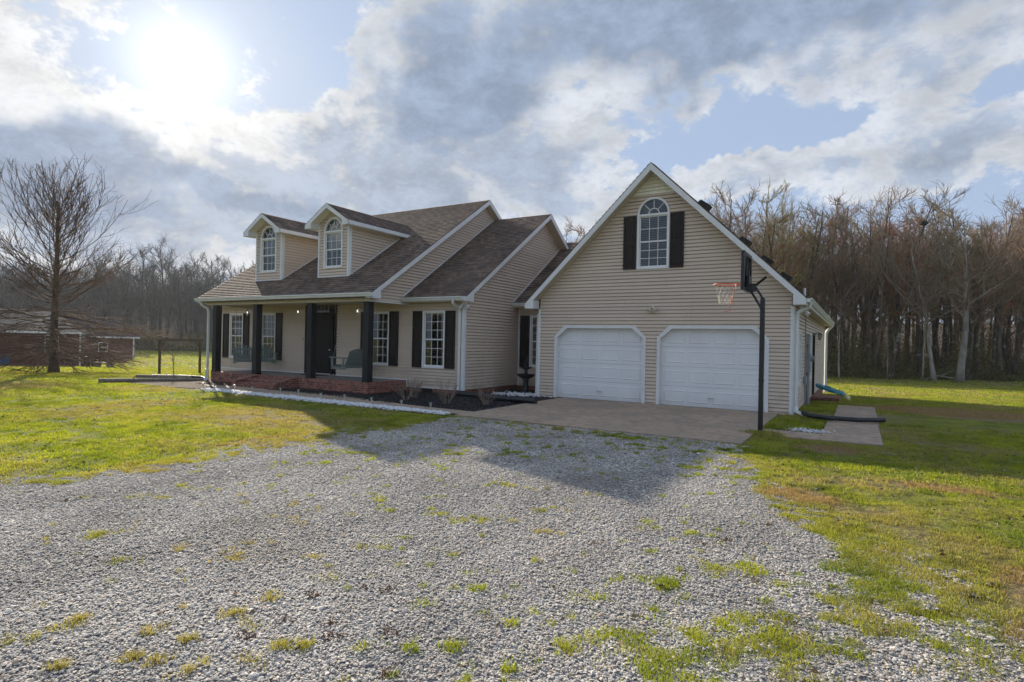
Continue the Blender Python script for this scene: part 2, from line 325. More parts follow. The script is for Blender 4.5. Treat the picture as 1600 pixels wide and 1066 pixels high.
bark('bark_oak', (.055, .038, .028), (.13, .09, .065), 9, .0)
bark('twig_oak', (.085, .058, .045), (.18, .12, .085), 4, .0)
bark('shrub_twig', (.20, .14, .11), (.34, .26, .20), 6, .1)
bark('leaf_olive', (.075, .075, .024), (.165, .145, .055), 1.5, .1)
bark('leaf_green', (.07, .13, .025), (.12, .19, .04), 4, .2)
bark('weed_red', (.16, .075, .04), (.24, .13, .06), 8, .2)

# ------------------------------------------------------------------ mesh helpers
class MB:
    def __init__(s): s.v = []; s.f = []
    def quad(s, *p):
        b = len(s.v); s.v += [tuple(q) for q in p]; s.f.append(tuple(range(b, b+len(p)))); return s
    def box(s, x0, x1, y0, y1, z0, z1):
        b = len(s.v); s.v += [(x, y, z) for z in (z0, z1) for y in (y0, y1) for x in (x0, x1)]
        s.f += [tuple(b+i for i in q) for q in ((0, 2, 3, 1), (4, 5, 7, 6), (0, 1, 5, 4), (2, 6, 7, 3), (0, 4, 6, 2), (1, 3, 7, 5))]; return s
    def prism(s, pts, vec):
        """extrude polygon pts (3D list) by vec"""
        n = len(pts); b = len(s.v); vec = Vector(vec)
        s.v += [tuple(q) for q in pts] + [tuple(Vector(q)+vec) for q in pts]
        s.f.append(tuple(b+i for i in range(n))[::-1]); s.f.append(tuple(b+n+i for i in range(n)))
        for i in range(n): j = (i+1) % n; s.f.append((b+i, b+j, b+n+j, b+n+i))
        return s
    def tube(s, pts, rad, n=6, cap=True):
        pts = [Vector(p) for p in pts]
        if not hasattr(rad, '__len__'): rad = [rad]*len(pts)
        b = len(s.v); k = len(pts); ref = None
        for i, p in enumerate(pts):
            t = (pts[min(i+1, k-1)]-pts[max(i-1, 0)]).normalized()
            if ref is None: ref = Vector((0, 0, 1)) if abs(t.z) < .9 else Vector((1, 0, 0))
            a = t.cross(ref); a = a.normalized() if a.length > 1e-6 else Vector((1, 0, 0)); c = a.cross(t)
            ref = c if abs(t.dot(ref)) > .98 else ref
            for j in range(n):
                an = 2*math.pi*j/n; s.v.append(tuple(p+(a*math.cos(an)+c*math.sin(an))*rad[i]))
        for i in range(k-1):
            for j in range(n):
                q = (j+1) % n; s.f.append((b+i*n+j, b+i*n+q, b+(i+1)*n+q, b+(i+1)*n+j))
        if cap: s.f.append(tuple(b+j for j in range(n))[::-1]); s.f.append(tuple(b+(k-1)*n+j for j in range(n)))
        return s
    def lathe(s, c, prof, n=20):
        b = len(s.v); c = Vector(c)
        for r, z in prof:
            for j in range(n): an = 2*math.pi*j/n; s.v.append((c.x+r*math.cos(an), c.y+r*math.sin(an), c.z+z))
        for i in range(len(prof)-1):
            for j in range(n): q = (j+1) % n; s.f.append((b+i*n+j, b+i*n+q, b+(i+1)*n+q, b+(i+1)*n+j))
        s.f.append(tuple(b+j for j in range(n))[::-1]); s.f.append(tuple(b+(len(prof)-1)*n+j for j in range(n)))
        return s
    def obox(s, o, a, b_, c):
        """box from corner o with edge vectors a b c"""
        o, a, b_, c = map(Vector, (o, a, b_, c)); s.prism([o, o+a, o+a+b_, o+b_], c); return s
    def build(s, name, m, parent=None, smooth=False):
        me = bpy.data.meshes.new(name)
        off = ROOTLOC.get(parent.name if parent else None)
        v = s.v
        if off is not None: v = [(a-off[0], b-off[1], c-off[2]) for a, b, c in v]
        me.from_pydata(v, [], s.f); me.validate(); me.update()
        me.materials.append(MATS[m] if isinstance(m, str) else m)
        if smooth: me.shade_smooth()
        ob = bpy.data.objects.new(name, me); col.objects.link(ob)
        if parent: ob.parent = parent; ROOTLOC[ob.name] = off
        return ob
ROOTLOC = {}
def build_each(mb, name, m, parent=None):
    """one object per loose board"""
    par = list(range(len(mb.v)))
    def f(i):
        while par[i] != i: par[i] = par[par[i]]; i = par[i]
        return i
    for q in mb.f:
        for k in q[1:]: par[f(k)] = f(q[0])
    gr = {}
    for q in mb.f: gr.setdefault(f(q[0]), []).append(q)
    for fs in gr.values():
        ix = sorted({k for q in fs for k in q}); mp = {k: i for i, k in enumerate(ix)}; o = MB(); o.v = [mb.v[k] for k in ix]; o.f = [tuple(mp[k] for k in q) for q in fs]; o.build(name, m, parent)
def root(name, label, cat, loc, group=None):
    o = bpy.data.objects.new(name, None); col.objects.link(o); o.location = loc; o.empty_display_size = .2
    o['label'] = label; o['category'] = cat
    if group: o['group'] = group
    ROOTLOC[o.name] = tuple(loc); return o
def tag(o, label=None, cat=None, group=None, kind=None):
    if label: o['label'] = label
    if cat: o['category'] = cat
    if group: o['group'] = group
    if kind: o['kind'] = kind
    return o
def arrmesh(name, V, Fc, m, attr=None):
    """V (n,3), Fc (k,3 or 4) numpy"""
    me = bpy.data.meshes.new(name); k = Fc.shape[1]
    me.vertices.add(len(V)); me.vertices.foreach_set('co', V.astype(np.float32).ravel())
    me.loops.add(Fc.size); me.loops.foreach_set('vertex_index', Fc.astype(np.int32).ravel())
    me.polygons.add(len(Fc)); me.polygons.foreach_set('loop_start', np.arange(len(Fc), dtype=np.int32)*k)
    me.polygons.foreach_set('loop_total', np.full(len(Fc), k, dtype=np.int32))
    me.update(calc_edges=True)
    if attr is not None:
        at = me.attributes.new('rnd', 'FLOAT', 'POINT'); at.data.foreach_set('value', attr.astype(np.float32))
    me.materials.append(MATS[m]); ob = bpy.data.objects.new(name, me); col.objects.link(ob); return ob
# numpy value noise
def vnoise(x, y, seed=0):
    xi = np.floor(x).astype(np.int64); yi = np.floor(y).astype(np.int64); fx = x-xi; fy = y-yi
    fx = fx*fx*(3-2*fx); fy = fy*fy*(3-2*fy)
    def h(a, b):
        n = (a*374761393+b*668265263+seed*1442695041) & 0xffffffff; n = ((n ^ (n >> 13))*1274126177) & 0xffffffff
        return ((n ^ (n >> 16)) & 0xffff)/65535.0
    return (h(xi, yi)*(1-fx)+h(xi+1, yi)*fx)*(1-fy)+(h(xi, yi+1)*(1-fx)+h(xi+1, yi+1)*fx)*fy
def fbm(x, y, s=1.0, o=4, seed=0):
    t = 0; a = .5; n = 0
    for i in range(o): t = t+a*vnoise(x*s*2**i+17*i, y*s*2**i-9*i, seed+i); n += a; a *= .55
    return t/n
def sstep(t): t = np.clip(t, 0, 1); return t*t*(3-2*t)
def terrain(x, y):
    x = np.asarray(x, float); y = np.asarray(y, float)
    Dp = -x*math.sin(YAW)+y*math.cos(YAW)
    z = -1.12*sstep((Dp-19)/36)
    z = z-.28*sstep((y-17)/12)*sstep((x+7)/5)*(1-sstep((Dp-30)/25))
    return z
def tz(x, y): return float(terrain(x, y))
# ------------------------------------------------------------------ ground
def gridsheet(name, m, xs, ys, zf, mask=None, off=0.0):
    X, Y = np.meshgrid(xs, ys); Z = zf(X, Y)+off
    V = np.stack([X.ravel(), Y.ravel(), Z.ravel()], 1); nx = len(xs); ny = len(ys)
    i, j = np.meshgrid(np.arange(nx-1), np.arange(ny-1)); a = (j*nx+i).ravel()
    Fc = np.stack([a, a+1, a+nx+1, a+nx], 1)
    if mask is not None:
        keep = mask((X[:-1, :-1]+X[1:, 1:]).ravel()/2, (Y[:-1, :-1]+Y[1:, 1:]).ravel()/2); Fc = Fc[keep]
        used = np.unique(Fc); re = np.full(len(V), -1); re[used] = np.arange(len(used)); V = V[used]; Fc = re[Fc]
    return arrmesh(name, V, Fc, m)
def stretch_axis(c0, c1, step, far):
    core = np.arange(c0, c1, step); a = []; d = step; x = c1
    while x < far: a.append(x); d *= 1.22; x += d
    b = []; d = step; x = c0
    while x > -far: d *= 1.22; x -= d; b.append(x)
    return np.array(b[::-1]+list(core)+a)
lawn_bump = lambda x, y: terrain(x, y)+(fbm(x, y, .5, 3, 5)-.5)*.05*(1-sstep((7.5-np.abs(x-(-9)))/2)*0)
lawn = gridsheet('lawn', 'lawn', stretch_axis(-70, 20, 1.0, 1500), stretch_axis(-6, 80, 1.0, 1500), terrain, None, -0.012)
tag(lawn, kind='structure')
# how much gravel there is at a spot (1 = clean gravel, 0 = lawn)
def gauss(x, y, cx, cy, rx, ry, rot=0):
    c, s = math.cos(rot), math.sin(rot); dx = x-cx; dy = y-cy
    return np.exp(-((dx*c+dy*s)/rx)**2-((dy*c-dx*s)/ry)**2)
def gravelness(x, y):
    n = fbm(x, y, 1.3, 5, 3); n2 = fbm(x, y, 6.0, 3, 8)
    # left edge
    L = sstep((x+8.15-.35*sstep((y-7)/3)+(n-.5)*1.6+(n2-.5)*.5)/.3*.5+.5)
    # right edge follows y
    xr = np.interp(y, [-6, 2.5, 3.6, 4.6, 5.6, 6.4, 8.2, 10.4, 10.8], [2.0, 1.25, 1.1, .95, .75, .1, -.85, -1.6, -1.8])
    Rr = sstep((xr-x+(n-.5)*1.9+(n2-.5)*.9)/.18*.5+.5)
    T = sstep((10.62-y+(n-.5)*.5)/.25*.5+.5)
    base = L*Rr*T
    fing = 0*gauss(x, y, .30, 6.9, .20, .75, -.3)*.9
    base = np.maximum(base, sstep((fing-.45+(n2-.5)*.9)/.3))
    spots = base*0
    return np.maximum(base, spots)*(y < 10.64)
def grassiness(x, y):
    """probability of grass on gravel"""
    n = fbm(x, y, 2.2, 4, 21); n2 = fbm(x, y, 7.0, 3, 31)
    p = gauss(x, y, -.75, 3.15, .5, .75, .2)*.62+gauss(x, y, -.45, 3.6, .3, .5)*.45+gauss(x, y, -.72, 4.75, .20, .38)*.65+gauss(x, y, -1.6, 3.3, .35, .5)*.2
    p = p+gauss(x, y, -.05, 4.2, .2, 1.4)*.5+gauss(x, y, .12, 5.3, .25, 1.0)*.45+gauss(x, y, -1.2, 8.6, .8, .9)*.35+gauss(x, y, -1.0, 4.4, .25, .6)*.15
    p = p+gauss(x, y, -4.2, 10.15, 2.6, .35)*.62+gauss(x, y, -4.8, 7.5, 1.8, .7)*.22+gauss(x, y, -2.6, 9.2, 1.2, .8)*.35+gauss(x, y, -5.0, 8.6, 2.0, .8)*.18
    p = p+gauss(x, y, -7.9, 7, .5, 4)*.50+gauss(x, y, -7.9, 4, .5, 1.5)*.35
    p = p+gauss(x, y, -6.3, 6.0, .9, .9)*.16+(.76+.5*sstep((x-np.interp(y, [0, 4, 6, 8, 10], [1.2, 1.0, .5, -.4, -1.4]))/1.0))*sstep((x-np.interp(y, [0, 3.6, 4.6, 5.6, 6.7, 8.2, 10.4], [.25, .05, -.1, -.3, -.95, -1.3, -1.8]))/.35)-.75*gauss(x, y, .32, 6.7, .16, .8, -.25)-.6*gauss(x, y, .35, 4.0, .16, .9)+.10*sstep((x+2.2)/1.2)
    n3 = fbm(x, y, 14.0, 2, 35); return sstep((p*1.0+(n-.5)*.75+(n2-.5)*1.6+(n3-.5)*1.3-.67)/.14)
ax = np.arange(-9.8, 3.6, .05); ay = np.arange(-3, 10.66, .05)
drive = gridsheet('gravel_driveway', 'gravel_bed', ax, ay, lambda x, y: terrain(x, y)*0, lambda x, y: gravelness(x, y) > .5, 0.0)
tag(drive, kind='structure')
# concrete apron and paths
MB().box(-7.85, -1.72, 10.66, 16.236, -.12, .020).build('concrete_apron', 'concrete')['kind'] = 'structure'
mb = MB().prism([(-19.6, 11.75, -.1), (-16.4, 11.02, -.1), (-12.0, 10.98, -.1), (-7.855, 10.90, -.1), (-7.855, 11.45, -.1), (-9.4, 11.50, -.1), (-11.2, 11.75, -.1), (-12.9, 12.05, -.1), (-16.3, 12.05, -.1), (-18.2, 12.10, -.1)], (0, 0, .116))
mb.build('front_path', 'concrete')['kind'] = 'structure'
mb = MB().box(-1.715, -.60, 12.1, 12.95, -.1, .012).box(-.594, .40, 12.1, 15.3, -.1, .016).box(-.50, .43, 15.306, 20.0, -.4, .008)
mb.build('side_path', 'concrete')['kind'] = 'structure'
mb = MB().prism([(-22.4, 12.4, -.05), (-22.2, 10.6, -.05), (-19.5, 10.5, -.05), (-18.2, 10.8, -.05), (-16.4, 10.95, -.05), (-7.8, 10.8, -.05), (-7.86, 15.3, -.05), (-8.5, 18.2, -.05), (-10.7, 18.2, -.05), (-10.7, 14.9, -.05), (-22.4, 14.9, -.05)], (0, 0, .055))
mb.build('mulch_bed', 'mulch')['kind'] = 'structure'
MB().prism([(-1.43, 13.0, -.05), (-.61, 13.0, -.05), (-.61, 15.9, -.05), (-.52, 20, -.35), (-1.43, 20, -.35)], (0, 0, .06)).build('side_bed', 'mulch')['kind'] = 'structure'

# ------------------------------------------------------------------ the house
rng = random.Random(7)
HOUSE = root('house', 'large tan vinyl-sided house with brown shingle roofs, front porch, two dormers and attached double garage', 'house', (-10.7, 15.0, 0))
ZS = 0.1016
class Wall:
    def __init__(s, o, u, n): s.o = Vector(o); s.u = Vector(u); s.n = Vector(n)
    def P(s, a, z, off=0.0): q = s.o+s.u*a+s.n*off; return (q.x, q.y, z)
    def box(s, mb, a0, a1, z0, z1, f0, f1):
        mb.prism([s.P(a0, z0, f0), s.P(a1, z0, f0), s.P(a1, z1, f0), s.P(a0, z1, f0)], s.n*(f1-f0)); return mb
def span(poly, z):
    xs = []
    for i in range(len(poly)):
        (a, za), (b, zb) = poly[i], poly[(i+1) % len(poly)]
        if abs(za-zb) < 1e-9:
            if abs(za-z) < 1e-6: xs += [a, b]
        elif min(za, zb)-1e-9 <= z <= max(za, zb)+1e-9: xs.append(a+(b-a)*(z-za)/(zb-za))
    return (min(xs), max(xs)) if xs else None
def siding(W, poly, holes, name, parent=HOUSE, m='siding', zbase=None):
    mb = MB(); zmin = min(q[1] for q in poly); zmax = max(q[1] for q in poly)
    if zbase is None: zbase = zmin
    zs = {round(zmin, 5), round(zmax, 5)}
    k = 0
    while zbase+k*ZS < zmax:
        if zbase+k*ZS > zmin: zs.add(round(zbase+k*ZS, 5))
        if zmin < zbase+(k+.74)*ZS < zmax: zs.add(round(zbase+(k+.74)*ZS, 5))
        k += 1
    for p in [poly]+holes:
        for q in p:
            if zmin < q[1] < zmax: zs.add(round(q[1], 5))
    zs = sorted(zs)
    SL = .74
    def off(z, top):
        t = ((z-zbase)/ZS); fr = t-math.floor(t+(1e-4 if not top else -1e-4)); return (.026-.012*fr/SL) if fr < SL+1e-3 else -.018
    for za, zb in zip(zs, zs[1:]):
        if zb-za < 1e-4: continue
        e = (zb-za)*.001; A = span(poly, za+e); B = span(poly, zb-e)
        if not A or not B: continue
        segs = [(A[0], B[0], A[1], B[1])]; zm = (za+zb)/2
        for h in holes:
            hz = [q[1] for q in h]
            if min(hz) < zm < max(hz):
                ha = span(h, za+e) or span(h, zm); hb = span(h, zb-e) or span(h, zm); new = []
                for s in segs:
                    if ha[1] <= s[0] or ha[0] >= s[2]: new.append(s); continue
                    if ha[0] > s[0]: new.append((s[0], s[1], ha[0], hb[0]))
                    if ha[1] < s[2]: new.append((ha[1], hb[1], s[2], s[3]))
                segs = new
        t = (za-zbase)/ZS; lip = abs(t-round(t)) < 1e-3; slot = ((zm-zbase)/ZS) % 1 > SL
        oa, ob = (-.018, -.018) if slot else (off(za, False), off(zb, False) if abs(((zb-zbase)/ZS) % 1-SL) < 2e-3 else off(zb, True))
        for l0, l1, r0, r1 in segs:
            if r0-l0 < 1e-4 and r1-l1 < 1e-4: continue
            mb.quad(W.P(l0, za, oa), W.P(r0, za, oa), W.P(r1, zb, ob), W.P(l1, zb, ob))
            if lip: mb.quad(W.P(l0, za, -.018), W.P(r0, za, -.018), W.P(r0, za, oa), W.P(l0, za, oa))
            if slot: mb.quad(W.P(l0, za, -.018), W.P(r0, za, -.018), W.P(r0, za, .014), W.P(l0, za, .014))
    return mb.build(name, m, parent)
def rect(a0, a1, z0, z1): return [(a0, z0), (a1, z0), (a1, z1), (a0, z1)]
def window(W, a0, a1, z0, z1, cols=3, rows=(3, 3), parent=HOUSE, blind='blinds', blindfrac=1.0, arch=False, sub=True, curtain_top=False):
    """casing a0..a1, z0..z1 (z1 = springing line if arched)"""
    fr = MB(); c = .055
    W.box(fr, a0, a0+c, z0, z1, -.05, .042); W.box(fr, a1-c, a1, z0, z1, -.05, .042); W.box(fr, a0+c, a1-c, z0, z0+c, -.05, .046)
    W.box(fr, a0+c, a1-c, z1-c, z1, -.05, .042)
    am = (a0+a1)/2; r = (a1-a0)/2
    if arch:
        n = 20
        def arcband(ri, ro, f0, f1, zc=z1):
            for i in range(n):
                t0, t1 = math.pi*i/n, math.pi*(i+1)/n
                p = [(am+ri*math.cos(t0), zc+ri*math.sin(t0)), (am+ro*math.cos(t0), zc+ro*math.sin(t0)), (am+ro*math.cos(t1), zc+ro*math.sin(t1)), (am+ri*math.cos(t1), zc+ri*math.sin(t1))]
                fr.prism([W.P(q[0], q[1], f0) for q in p], W.n*(f1-f0))
        arcband(r-c, r, -.05, .042)
    wobj = fr.build('window', 'window_white', parent)
    ia0, ia1, iz0, iz1 = a0+c, a1-c, z0+c, z1-c
    zm = (iz0+iz1)/2; sa = MB(); t = .032
    for zlo, zhi, f in ((zm-.02, iz1, -.02), (iz0, zm+.02, -.035)):
        W.box(sa, ia0, ia0+t, zlo, zhi, f-.02, f+.012); W.box(sa, ia1-t, ia1, zlo, zhi, f-.02, f+.012)
        W.box(sa, ia0+t, ia1-t, zlo, zlo+t+.008, f-.02, f+.012); W.box(sa, ia0+t, ia1-t, zhi-t, zhi, f-.02, f+.012)
    def munt(zlo, zhi, nr, f):
        for i in range(1, cols): u = ia0+t+(ia1-ia0-2*t)*i/cols; W.box(sa, u-.0075, u+.0075, zlo, zhi, f-.008, f+.004)
        for i in range(1, nr): z = zlo+(zhi-zlo)*i/nr; W.box(sa, ia0+t, ia1-t, z-.0075, z+.0075, f-.0085, f+.0045)
    munt(zm+t, iz1-t, rows[0], -.018); munt(iz0+t, zm-.02, rows[1], -.033)
    if arch:
        rr = r-c
        for k in range(1, 4):
            a = math.pi*k/4; p0 = Vector((am+rr*.36*math.cos(a), 0, z1+rr*.36*math.sin(a))); p1 = Vector((am+rr*math.cos(a), 0, z1+rr*math.sin(a))); nn_ = Vector((-math.sin(a), 0, math.cos(a)))*.009
            sa.prism([W.P((p0-nn_).x, (p0-nn_).z, -.02), W.P((p1-nn_).x, (p1-nn_).z, -.02), W.P((p1+nn_).x, (p1+nn_).z, -.02), W.P((p0+nn_).x, (p0+nn_).z, -.02)], W.n*.014)
        n = 20; ri, ro = rr*.34, rr*.40
        for i in range(n):
            t0, t1 = math.pi*i/n, math.pi*(i+1)/n
            p = [(am+ri*math.cos(t0), z1+ri*math.sin(t0)), (am+ro*math.cos(t0), z1+ro*math.sin(t0)), (am+ro*math.cos(t1), z1+ro*math.sin(t1)), (am+ri*math.cos(t1), z1+ri*math.sin(t1))]
            sa.prism([W.P(q[0], q[1], -.02) for q in p], W.n*.014)
    top = wobj if sub else parent
    sa.build('sash', 'window_white', top)
    gm = MB(); gm.quad(W.P(ia0, zm, -.026), W.P(ia1, zm, -.026), W.P(ia1, iz1, -.026), W.P(ia0, iz1, -.026)); gm.quad(W.P(ia0, iz0, -.041), W.P(ia1, iz0, -.041), W.P(ia1, zm, -.041), W.P(ia0, zm, -.041))
    if arch:
        pts = [(am+(r-c)*math.cos(math.pi*i/20), z1+(r-c)*math.sin(math.pi*i/20)) for i in range(21)]
        gm.quad(*[W.P(q[0], q[1], -.026) for q in pts])
    gm.build('glass', 'glass', top)
    if blind == 'blinds':
        b = MB(); z = iz1
        while z > iz0+(1-blindfrac)*(iz1-iz0): 
            b.quad(W.P(ia0, z, -.085), W.P(ia1, z, -.085), W.P(ia1, z-.020, -.125), W.P(ia0, z-.020, -.125)); z -= .052
        b.build('blinds', 'blinds', top)
    elif blind == 'curtain':
        b = MB(); n = 40; zl = iz0+(1-blindfrac)*(iz1-iz0)
        for i in range(n):
            u0, u1 = ia0+(ia1-ia0)*i/n, ia0+(ia1-ia0)*(i+1)/n; f = lambda k: -.10+.018*math.sin(k*1.9)
            b.quad(W.P(u0, zl, f(i)), W.P(u1, zl, f(i+1)), W.P(u1, iz1, f(i+1)), W.P(u0, iz1, f(i)))
        b.build('curtain', 'curtain', top)
    return wobj
def shutter(W, a0, a1, z0, z1, parent=HOUSE):
    b = MB(); f0, f1 = .022, .060; s = .055; zm = (z0+z1)/2-.02
    W.box(b, a0, a1, z0, z1, f0, f0+.02)
    W.box(b, a0, a0+s, z0, z1, f0+.02, f1); W.box(b, a1-s, a1, z0, z1, f0+.02, f1)
    for za, zb in ((z0, z0+.085), (zm-.04, zm+.04), (z1-.07, z1)): W.box(b, a0+s, a1-s, za, zb, f0+.02, f1-.002)
    for za, zb in ((z0+.085, zm-.04), (zm+.04, z1-.07)): W.box(b, a0+s+.03, a1-s-.03, za+.03, zb-.03, f0+.02, f0+.032)
    return b.build('shutter', 'shutter_dark', parent)
def roofslab(name, m, axis, a0, a1, p_e, p_r, parent=HOUSE, expo=.142, thick=.10, skew=None):
    """axis 'x': eave runs along x from a0 to a1, p_e=(y,z) eave top, p_r=(y,z) ridge top; skew: a1 at ridge"""
    mb = MB(); L = math.hypot(p_r[0]-p_e[0], p_r[1]-p_e[1]); n = max(1, int(L/expo)); d = ((p_r[0]-p_e[0])/L, (p_r[1]-p_e[1])/L)
    sgn = 1 if d[0] > 0 else -1; nv = (-d[1]*sgn, d[0]*sgn)   # upward normal
    if nv[1] < 0: nv = (-nv[0], -nv[1])
    def pt(a, s, h):
        q = (p_e[0]+d[0]*s+nv[0]*h, p_e[1]+d[1]*s+nv[1]*h); return (a, q[0], q[1]) if axis == 'x' else (q[0], a, q[1])
    for i in range(n):
        s0, s1 = L*i/n, L*(i+1)/n; h0 = .025; h1 = 0.0
        j0 = a0; 
        mb.quad(pt(a0, s0, h0), pt(a1, s0, h0), pt(a1, s1+.0, h1), pt(a0, s1, h1))
        mb.quad(pt(a0, s0, 0), pt(a1, s0, 0), pt(a1, s0, h0), pt(a0, s0, h0))
    t = -thick
    mb.quad(pt(a0, 0, t), pt(a1, 0, t), pt(a1, L, t), pt(a0, L, t))
    mb.quad(pt(a0, 0, t), pt(a1, 0, t), pt(a1, 0, 0), pt(a0, 0, 0))
    for a in (a0, a1): mb.quad(pt(a, 0, t), pt(a, L, t), pt(a, L, .006), pt(a, 0, .006))
    return mb.build(name, m, parent)
def gable_roof(axis, a0, a1, c, ze, zr, half, m, parent=HOUSE, name='roof', cap=True):
    r = roofslab(name, m, axis, a0, a1, (c-half, ze), (c, zr), parent)
    r2 = roofslab('roof_slope', m, axis, a0, a1, (c+half, ze), (c, zr), parent if parent is not HOUSE else r)
    return r
def rake(mb, axis, a, thick, c, ze, zr, half, h=.17, drop=.012, sides=(-1, 1)):
    """white rake boards on the gable face at coordinate a, thickness signed"""
    for s in sides:
        e = (c+s*half, ze-drop); k = (c, zr-drop)
        pts = [e, k, (k[0], k[1]-h*1.15), (e[0], e[1]-h)]
        P = [(a, q[0], q[1]) if axis == 'x' else (q[0], a, q[1]) for q in pts]
        mb.prism(P, (thick, 0, 0) if axis == 'x' else (0, thick, 0))
    return mb
def soffit_strip(mb, axis, a0, a1, c, ze, zr, half, h=.165, sides=(-1, 1)):
    for s in sides:
        e = (c+s*half, ze-h); k = (c, zr-h*1.12)
        P = [(a0, e[0], e[1]), (a1, e[0], e[1]), (a1, k[0], k[1]), (a0, k[0], k[1])]
        if axis == 'y': P = [(q[1], q[0], q[2]) for q in P]
        mb.quad(*P)
def gutter(pts, parent=HOUSE, w=.11, h=.11, out=(0, -1, 0)):
    """K-style gutter along the line pts[0]-pts[1] (top inner edge)"""
    a, b = Vector(pts[0]), Vector(pts[1]); o = Vector(out); z = Vector((0, 0, 1))
    prof = [(0, 0), (0, -h), (w*.6, -h), (w*.8, -h*.45), (w, -h*.3), (w, 0), (w-.012, 0), (w-.012, -.02), (.012, -.02)]
    mb = MB(); mb.prism([a+o*p+z*q for p, q in prof], b-a)
    return mb.build('gutter', 'gutter_white', parent)
def downspout(pts, parent=HOUSE, w=.075, d=.055, m='gutter_white'):
    return MB().tube(pts, w*.62, 4).build('downspout', m, parent)

G, GX0, GX1 = 16.246, -8.728, -1.417; GC = (GX0+GX1)/2; GB = 31.0
M_, MX0, MX1 = 14.847, -12.874, -10.643
gw = Wall((0, G, 0), (1, 0, 0), (0, -1, 0))
# --- garage front
GSL = (6.81-2.93)/(3.6555+.303); gtop = lambda x: 6.81-abs(x-GC)*GSL
def octo(a0, a1, top, knee, n, z0=0.0): return [(a0, z0), (a1, z0), (a1, knee), (a1-n, top), (a0+n, top), (a0, knee)]
DOORS = ((-8.148, -5.231), (-4.908, -1.976))
holes = [octo(a+.02, b-.02, 2.23, 1.905, .33, -.2) for a, b in DOORS]+[rect(-5.53, -4.63, 3.89, 5.46), [(-5.08+.45*math.cos(math.pi*i/12), 5.45+.45*math.sin(math.pi*i/12)) for i in range(13)]]
CPZ = 6.009; tri_top = lambda k: None
wl = GX0+.05; wr = GX1-.05; dr = .155
full = [(wl, -.02), (wr, -.02), (wr, gtop(wr)-dr), (GC+(6.81-dr-CPZ)/GSL, CPZ), (GC-(6.81-dr-CPZ)/GSL, CPZ), (wl, gtop(wl)-dr)]
siding(gw, full, holes, 'wall', zbase=-.04)
siding(gw, [(GC-(6.81-dr-CPZ)/GSL, CPZ+.002), (GC+(6.81-dr-CPZ)/GSL, CPZ+.002), (GC, 6.81-dr)], [], 'gable_panel', m='cream_panel', zbase=CPZ)
mb = MB()
for a0, a1 in ((GX0-.002, GX0+.075), (GX1-.075, GX1+.002)): gw.box(mb, a0, a1, -.04, 2.76, -.05, .032)
mb.box(GX1-.05, GX1+.032, G+.001, G+.075, -.04, 2.74)
gw.box(mb, GX0+.08, DOORS[0][0]-.001, -.045, -.012, 0, .03); gw.box(mb, DOORS[0][1]+.001, DOORS[1][0]-.001, -.045, -.012, 0, .03); gw.box(mb, DOORS[1][1]+.001, GX1-.08, -.045, -.012, 0, .03)
build_each(mb, 'corner_board', 'white_trim', HOUSE)
for a, b in DOORS:
    mb = MB(); n, kn, tp, wd = .334, 1.914, 2.25, .085
    outp = octo(a, b, tp, kn, n); inp = octo(a+wd, b-wd, tp-wd, kn-wd*.4, n)
    for i in (1, 2, 3, 4, 5):
        j = (i+1) % 6; q = [outp[i], outp[j], inp[j], inp[i]]
        mb.prism([gw.P(x, z, -.01) for x, z in q], (0, -.052, 0))
        mb.quad(gw.P(inp[i][0], inp[i][1], -.01), gw.P(inp[j][0], inp[j][1], -.01), gw.P(inp[j][0], inp[j][1], -.155), gw.P(inp[i][0], inp[i][1], -.155))
    mb.build('garage_door_frame', 'white_trim', HOUSE)
    a2, b2 = a+.06, b-.06; mb = MB(); Wd = b2-a2; base = .135
    for k in range(4):
        z0 = .012+k*.548; z1 = z0+.542; gw.box(mb, a2, b2, z0, z1, -base-.04, -base)
        for c_ in range(4):
            cw = (Wd-.16)/4; u0 = a2+.08+c_*cw+.055; u1 = u0+cw-.11; y0, y1 = z0+.10, z1-.105
            o1 = [(u0, y0), (u1, y0), (u1, y1), (u0, y1)]; o2 = [(u0+.022, y0+.022), (u1-.022, y0+.022), (u1-.022, y1-.022), (u0+.022, y1-.022)]; o3 = [(u0+.045, y0+.045), (u1-.045, y0+.045), (u1-.045, y1-.045), (u0+.045, y1-.045)]
            for i in range(4):
                j = (i+1) % 4
                mb.quad(gw.P(*o1[i], -base+.001), gw.P(*o1[j], -base+.001), gw.P(*o2[j], -base+.012), gw.P(*o2[i], -base+.012))
                mb.quad(gw.P(*o2[i], -base+.012), gw.P(*o2[j], -base+.012), gw.P(*o3[j], -base+.003), gw.P(*o3[i], -base+.003))
            mb.quad(*[gw.P(*q, -base+.003) for q in o3])
    gd = mb.build('garage_door', 'garage_door', HOUSE)
    MB().box((a2+b2)/2-.09, (a2+b2)/2+.09, G+base-.035, G+base-.012, .26, .285).build('handle', 'silver', gd)
    MB().box(a2, b2, G+base-.012, G+base+.03, -.01, .012).build('rubber_seal', 'black_plastic', gd)
window(gw, -5.545, -4.615, 3.87, 5.45, arch=True, rows=(2, 3))
shutter(gw, -5.955, -5.575, 3.88, 5.42); shutter(gw, -4.585, -4.205, 3.88, 5.42)
# roof of garage
ga = 3.6555+.303
gr_ = gable_roof('y', 15.85, 31.5, GC, 2.93, 6.81, ga, 'shingle_y')
mb = MB(); rake(mb, 'y', 15.842, .03, GC, 2.93, 6.81, ga, .17, .02)
